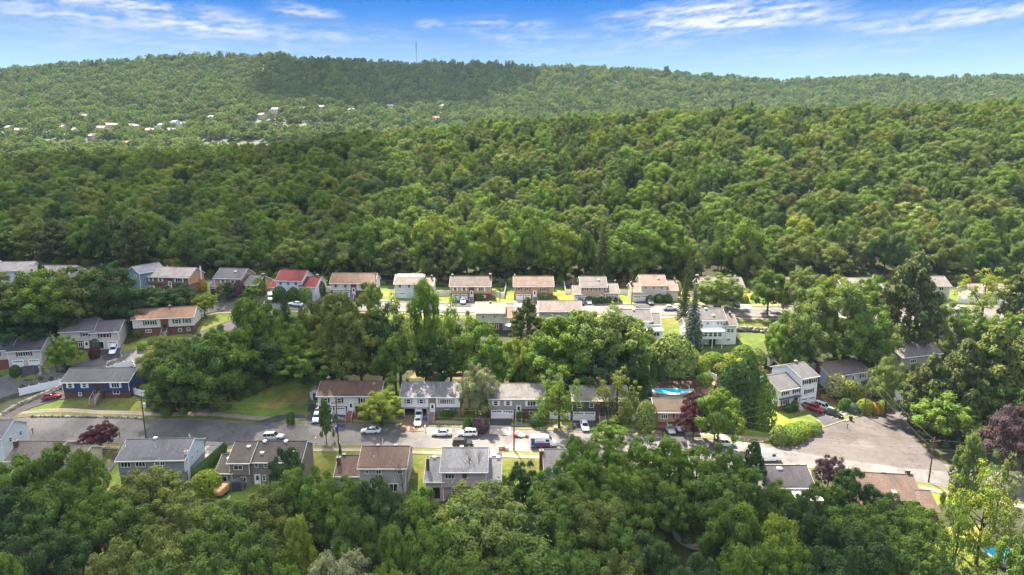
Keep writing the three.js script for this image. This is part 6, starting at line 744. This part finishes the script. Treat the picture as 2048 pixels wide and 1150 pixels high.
shrubs([[1556, 850, 886, 34, 'ash'], [1574, 856, 884, 36, 'maple'], [1592, 853, 880, 38, 'maple'], [1606, 850, 873, 34, 'lime'], [1620, 846, 866, 32, 'maple'], [1630, 842, 860, 26, 'lime'], [1584, 848, 868, 34, 'maple'], [1600, 844, 862, 34, 'maple']], 'shrub', 'low bright green shrub in the bed at the side road corner', 'side road corner bed');
shrubs([[1240, 722, 782, 26, 'box'], [1262, 714, 778, 26, 'box'], [1284, 710, 776, 28, 'box'], [1304, 706, 770, 20, 'box'], [1322, 708, 762, 18, 'box'], [1286, 722, 800, 38, 'box'], [1216, 728, 784, 28, 'maple']], 'cone', 'pointed arborvitae in the row left of the pool terrace', 'arborvitae by the pool');
shrubs([[1462, 722, 842, 50, 'deep'], [1486, 716, 846, 54, 'deep'], [1510, 740, 850, 50, 'box'], [1524, 762, 856, 44, 'maple'], [1446, 745, 850, 44, 'deep']], 'column', 'big dark arborvitae massed beside the white split level', 'arborvitae by the white split level');
shrubs(Array.from({ length: 15 }, (_, k) => { const t = k / 14; return [lerp(450, 396, t), lerp(884, 935, t), lerp(902, 966, t), lerp(10, 22, t), 'box']; }), 'column', 'arborvitae in the hedge between the blue grey and taupe houses', 'arborvitae hedge');
shrubs([[1178, 592, 606, 14, 'box'], [1190, 594, 607, 14, 'box'], [1203, 593, 606, 14, 'deep'], [1216, 592, 605, 14, 'box'], [1230, 590, 604, 14, 'box'], [1300, 590, 606, 16, 'box'], [1318, 588, 605, 20, 'deep'], [1336, 588, 605, 20, 'box'], [1082, 588, 606, 14, 'deep'], [1096, 588, 606, 14, 'box'], [560, 572, 602, 26, 'deep'], [588, 574, 602, 24, 'box'], [610, 574, 602, 28, 'maple'], [960, 588, 604, 12, 'box'], [640, 560, 590, 24, 'deep'], [520, 555, 590, 26, 'maple']], 'shrub', 'low evergreen shrub along the fronts of the upper row', 'foundation shrubs of the upper row');
shrubs([[890, 820, 836, 16, 'box'], [902, 818, 836, 12, 'box'], [880, 822, 837, 12, 'maple'], [1220, 826, 848, 16, 'box'], [1238, 824, 848, 18, 'deep'], [720, 816, 838, 14, 'red'], [735, 812, 838, 22, 'maple'], [1588, 800, 822, 14, 'deep'], [1576, 806, 824, 14, 'box']], 'shrub', 'low shrub at the foot of a house wall above the lower street', 'foundation shrubs of the lower row');

// ---------------------------------------------------------------- the wooded hill: nearest trees one by one, the rest as one mass
const FR = rng(4242), hillTrees = [];
const lookOK = (x, y, z, margin) => { const [px, py] = project(x, y, z); return px > -margin && px < 2048 + margin; };
for (let r = 249; r < 500; r += 9.6) for (let x = -430; x < 430; x += 10.4) {
  const jx = x + (FR() - 0.5) * 5.4, jr = r + (FR() - 0.5) * 5.0, px = project(jx, 20, -jr)[0]; const edge = (px < 380 ? 246 : 251) + 5 * (fbm(jx * 0.05, 2, 2) - 0.5); if (jr < edge) continue;
  if (px < -250 || px > 2300) continue; const gap = Math.hypot(px - 320, (jr - 250) * 5) < 46; if (gap) continue;
  const h = hAt(jx, -jr), clearing = false; hillTrees.push([jx, h, -jr, (jr < 275 ? 13 + 6 * FR() : 11 + 5.5 * FR()), 9.4 + 7.6 * Math.pow(FR(), 1.3), FR(), FR()]);
}
hillTrees.sort((a, b) => b[2] - a[2]);
const inView = (t) => { const [px, py] = project(t[0], t[1] + t[3] * 0.8, t[2]); return px > -20 && px < 2068; };
const chooseKind = (q) => q < 0.05 ? 'pine' : q < 0.30 ? 'tall' : q < 0.75 ? 'dome' : 'oak', chooseLeaf = (q) => q < 0.30 ? 'maple' : q < 0.56 ? 'oak' : q < 0.70 ? 'olive' : q < 0.88 ? 'ash' : q < 0.905 ? 'lime' : 'deep';
let solo = 0; const mass = [];
for (const t of hillTrees) { if (solo < 92 && inView(t)) { solo++; const k = chooseKind(t[5]); plant(k, k === 'pine' ? 'pine' : chooseLeaf(t[6]), V(t[0], t[1], t[2]), t[3], t[4], lookOf(k, k === 'pine' ? 'pine' : chooseLeaf(t[6])) + ' tree in the front rank of the wooded hill', 'front trees of the wooded hill'); } else mass.push(t); }
const forestMat = new THREE.MeshPhysicalMaterial({ color: '#ffffff', roughness: 1, specularIntensity: 0.25, transmission: 0.24, thickness: 0, vertexColors: true, side: THREE.DoubleSide });
function spread(parentName, name, list, protos) { // [x,y,z,h,w,q1,q2] by prototype
  const root = new THREE.Group(); root.name = parentName; root.userData = { kind: 'stuff', label: name, category: 'forest' }; scene.add(root); const D = new THREE.Object3D(), C = new THREE.Color();
  protos.forEach((p, k) => { const mine = list.filter((t, i) => Math.floor(hash2(i, 33) * protos.length) === k); if (!mine.length) return; const im = new THREE.InstancedMesh(p.crown, forestMat, mine.length), tr = p.trunk && p.wood ? new THREE.InstancedMesh(p.trunk, BARK, mine.length) : null; im.name = 'crowns'; if (tr) tr.name = 'trunks';
    mine.forEach((t, i) => { D.position.set(t[0], t[1], t[2]); D.rotation.y = t[5] * 40; D.scale.set(t[4], t[3], t[4]); D.updateMatrix(); im.setMatrixAt(i, D.matrix); tr?.setMatrixAt(i, D.matrix); const c = LEAFCOL[t[7] ?? chooseLeaf(t[6])], v = 0.72 + 0.5 * hash2(i, k + 7); im.setColorAt(i, C.setRGB(c[0] * v * 1.1, c[1] * v * 1.05, c[2] * v)); });
    im.castShadow = im.receiveShadow = true; root.add(im); if (tr) { tr.castShadow = tr.receiveShadow = true; root.add(tr); } });
  return root;
}
const forestProtos = [...PROTO.dome, PROTO.oak[0], PROTO.oak[3]].map((p) => ({ ...p, wood: true }));
spread('hill_forest', 'dense green deciduous forest covering the hill behind the houses', mass, forestProtos);
// two dark conifers and their like on the crest
for (const [px, top, base, w] of [[1466, 198, 250, 26], [1503, 198, 256, 26]]) { const d = ray(px, 214), t = 434 / -d[2], x = d[0] * t, z = d[2] * t, y = hAt(x, z), dt = ray(px, top), yt = EYE + dt[1] * (z / dt[2]); plant('spruce', 'deep', V(x, y, z), yt - y, w * 434 / F, 'dark pointed conifer standing above the crest of the wooded hill', 'conifers on the hill crest'); }
// far valley and mountain woods
const lowProto = [81, 82, 83, 84].map((s) => broadleaf(s, { clumps: 30, per: 40, leaf: 0.11, low: 0.08, lobes: 3, rc0: 0.09, rc1: 0.05 }));
const FARH = [[548, 221, 16, '#d8d2cc', '#a9a09a'], [600, 219, 18, '#e3e0dc', '#9a938f'], [642, 216, 14, '#cdb9b0', '#a58f86'], [165, 234, 22, '#b9bcc2', '#8f8f96'], [345, 246, 22, '#c9ccd0', '#9a9a9e'], [370, 250, 18, '#bfc5ca', '#8f9297'], [225, 252, 26, '#b7a8a0', '#a08d86'], [40, 262, 22, '#c2a492', '#a6897b'], [58, 266, 20, '#bf9c88', '#9c7f72'], [12, 257, 18, '#c8b3a4', '#a58d80'], [345, 262, 18, '#d5d2ce', '#a8a4a0'], [780, 214, 14, '#cfd2d6', '#9ea0a6'], [872, 238, 13, '#c9a9a0', '#a58478'], [300, 262, 20, '#c4bab0', '#a29388'], [250, 288, 18, '#c8a696', '#b08a7c'], [880, 214, 14, '#cfcac4', '#a8a09a'], [1295, 134, 16, '#e8eaec', '#c8ccd0'], [120, 256, 18, '#bda497', '#a08a80'], [90, 268, 22, '#c7b2a4', '#a3897c'], [150, 262, 20, '#d2cec8', '#a49c98'], [200, 258, 20, '#c9b6aa', '#9d8a80'], [270, 254, 22, '#cfc6bd', '#a69a92'], [20, 280, 22, '#bda89a', '#9b8478'], [320, 252, 18, '#d6d2cc', '#a09a96'], [420, 236, 18, '#cfd2d4', '#9c9c9e'], [520, 232, 18, '#d2c6be', '#a3968e'], [180, 274, 22, '#c4ac9e', '#a28a7e'], [700, 222, 16, '#cdc9c4', '#9c9894']].map(([px, py, w, wall, roof]) => { const d = ray(px, py); for (let r = 640; r < 1420; r += 3) { const t = r / -d[2]; if (EYE + d[1] * t < hAt(d[0] * t, -r) + 5) return [d[0] * t, r, Math.max(9, w * 0.8 * r / F), wall, roof]; } return null; }).filter(Boolean);
const far = []; for (let r = 600; r < 1420; r += 10.6) for (let x = -r * 0.95; x < r * 0.95; x += 10.6) { const q = FR(), jx = x + (FR() - 0.5) * 9, jr = r + (FR() - 0.5) * 9, open = fbm(jx * 0.012 + 4, jr * 0.02, 3), town = smooth(960, 760, jr) * smooth(200, -150, jx); if (open > 0.60 - 0.1 * town && jr < 980 && jr > 700) continue; if (q < 0.06 || FARH.some(([hx, hr, hw]) => Math.abs(jx - hx * jr / hr) < hw * 0.5 + 4 && jr < hr + 9 && jr > hr - 20)) continue; far.push([jx, hAt(jx, -jr) - 1, -jr, 8.5 + 9 * FR() * (0.6 + 0.8 * vnoise(jx * 0.02, jr * 0.02)), 10.5 + 6 * FR(), FR(), 0.06 + 0.8 * FR()]); }
const seen = far.filter((t) => { const yt = t[1] + t[3], [px, py] = project(t[0], yt, t[2]); if (px < -120 || px > 2170) return false; for (let r = 380; r < -t[2] - 30; r += 20) { const f = r / -t[2], y = lerp(EYE, yt, f); if (y < hAt(t[0] * f, -r) + (r < 520 ? 6 : 3)) return false; } return true; });
spread('mountain_forest', 'hazy deciduous forest over the far valley and mountain', seen, lowProto);
{ // the single dark tree and its neighbours on the skyline, and the far houses
  const onRidge = (px, w, h, leaf, label) => { const x = (px - 1024) / F * RR * 0.985, z = -RR + 6; plant('oak', leaf, V(x, hAt(x, z), z), h, w, label, 'skyline trees'); };
  onRidge(1323, 13, 21, 'deep', 'rounded tree standing alone on the far skyline'); 
  const R2 = rng(77); for (const [x, r, W, wall, roof] of FARH) { const p = V(x, hAt(x, -r), -r);
    house({ at: p, wm: W, yaw: (R2() - 0.5) * 1.6, depth: 9, name: 'distant_house', label: 'small distant house among the trees of the far valley', group: 'houses of the far valley', wall, roof, blocks: [{ u0: 0, u1: 1, h: 6.2, rise: 2.6, y0: -6 }], feat: [['w', 'F', 0.25, 4.9, 1.4, 1.4], ['w', 'F', 0.5, 4.9, 1.4, 1.4], ['w', 'F', 0.75, 4.9, 1.4, 1.4], ['w', 'F', 0.25, 2.6, 1.4, 1.4], ['w', 'F', 0.75, 2.6, 1.4, 1.4]] });
  }
}
// undergrowth beneath the trees, too dense to count
{
  const list = [], r = rng(909); const area = (pts, n, h0, h1, leafs) => { const P = poly(pts), xs = P.map((p) => p[0]), rs = P.map((p) => p[1]); let made = 0, tries = 0; while (made < n && tries++ < n * 20) { const x = lerp(Math.min(...xs), Math.max(...xs), r()), q = lerp(Math.min(...rs), Math.max(...rs), r()); let ins = false; for (let i = 0, j = P.length - 1; i < P.length; j = i++) if ((P[i][1] > q) !== (P[j][1] > q) && x < (P[j][0] - P[i][0]) * (q - P[i][1]) / (P[j][1] - P[i][1]) + P[i][0]) ins = !ins; if (!ins) continue; made++; const h = lerp(h0, h1, r()); list.push([x, hAt(x, -q) - 0.1, -q, h, h * (1 + 0.8 * r()), r(), r(), leafs[Math.floor(r() * leafs.length)]]); } };
  const W = ['oak', 'deep', 'maple', 'olive'];
  area([[290, 800], [270, 700], [480, 660], [620, 640], [900, 650], [930, 690], [1260, 690], [1290, 735], [1130, 742], [960, 735], [800, 740], [640, 745], [570, 764], [500, 792], [450, 822], [420, 836], [320, 836]], 700, 0.8, 2.6, W);
  area([[0, 700], [0, 590], [120, 570], [280, 590], [390, 610], [370, 632], [270, 680], [120, 690]], 260, 0.8, 2.6, W);
  area([[1560, 740], [1560, 650], [1800, 650], [2048, 660], [2048, 760], [1900, 780], [1700, 755]], 320, 0.8, 2.6, W);
  area([[0, 1150], [0, 1005], [430, 1005], [640, 990], [1040, 1000], [1640, 1015], [1800, 1040], [1800, 1150]], 420, 0.8, 2.4, W);
  area([[1850, 900], [1840, 850], [1950, 790], [2048, 800], [2048, 900], [1930, 900]], 90, 0.5, 1.6, W);
  for (let k = 0; k < 520; k++) { const x = -230 + 460 * r(), q = 248 + 14 * r(); list.push([x, hAt(x, -q) - 0.1, -q, 0.9 + 2.0 * r(), 1.5 + 2.4 * r(), r(), r(), ['oak', 'deep', 'maple', 'olive', 'rust'][Math.floor(r() * 5)]]); }
  spread('undergrowth', 'tangled green undergrowth beneath the trees', list, PROTO.shrub);
}
// ---------------------------------------------------------------- clouds overhead: out of the frame, they shade the left of the scene, the near wood and part of the mountain
{
  const R3 = rng(31), cmat = new THREE.MeshStandardMaterial({ color: '#ffffff', roughness: 1, transparent: true, opacity: 0.22 });
  const cloud = (pts, step, rad, up, label, op) => { // pts: the ground that lies in its shade [x, r, ground height]
    const xs = pts.map((p) => p[0]), rs = pts.map((p) => p[1]), list = []; const inside = (x, q) => { let ins = false; for (let i = 0, j = pts.length - 1; i < pts.length; j = i++) if ((pts[i][1] > q) !== (pts[j][1] > q) && x < (pts[j][0] - pts[i][0]) * (q - pts[i][1]) / (pts[j][1] - pts[i][1]) + pts[i][0]) ins = !ins; return ins; };
    for (let x = Math.min(...xs); x <= Math.max(...xs); x += step) for (let q = Math.min(...rs); q <= Math.max(...rs); q += step) { const jx = x + (R3() - 0.5) * step * 0.7, jq = q + (R3() - 0.5) * step * 0.7; if (!inside(jx, jq)) continue; const g = hAt(jx, -jq), t = (up + (R3() - 0.5) * 30 - g) / SUN.y, s = new THREE.IcosahedronGeometry(rad * (0.75 + 0.6 * R3()), 2); s.scale(1, 0.55, 1); s.translate(jx + SUN.x * t, g + SUN.y * t, -jq + SUN.z * t); list.push(boxUV(s)); }
    const g = mergeGeometries(list); const o = new THREE.Mesh(g, new THREE.MeshPhysicalMaterial({ color: '#ffffff', roughness: 1, specularIntensity: 0, transmission: 0.7, thickness: 0, transparent: true, opacity: op })); o.name = numbered('cloud'); o.userData = { kind: 'structure', label }; o.castShadow = true; scene.add(o);
  };
  cloud([[-520, 40], [40, 40], [72, 95], [58, 124], [0, 132], [-34, 142], [-46, 200], [-52, 260], [-68, 340], [-78, 430], [-130, 520], [-520, 520]], 17, 14.5, 520, 'broad thin cloud above the left half of the valley', 0.22);
  cloud([[-420, 1180], [-395, 1420], [60, 1420], [40, 1300], [-60, 1130], [-200, 1080], [-330, 1100]], 36, 34, 760, 'thin cloud above the far ridge', 0.5);
}
renderer.render(scene, camera);
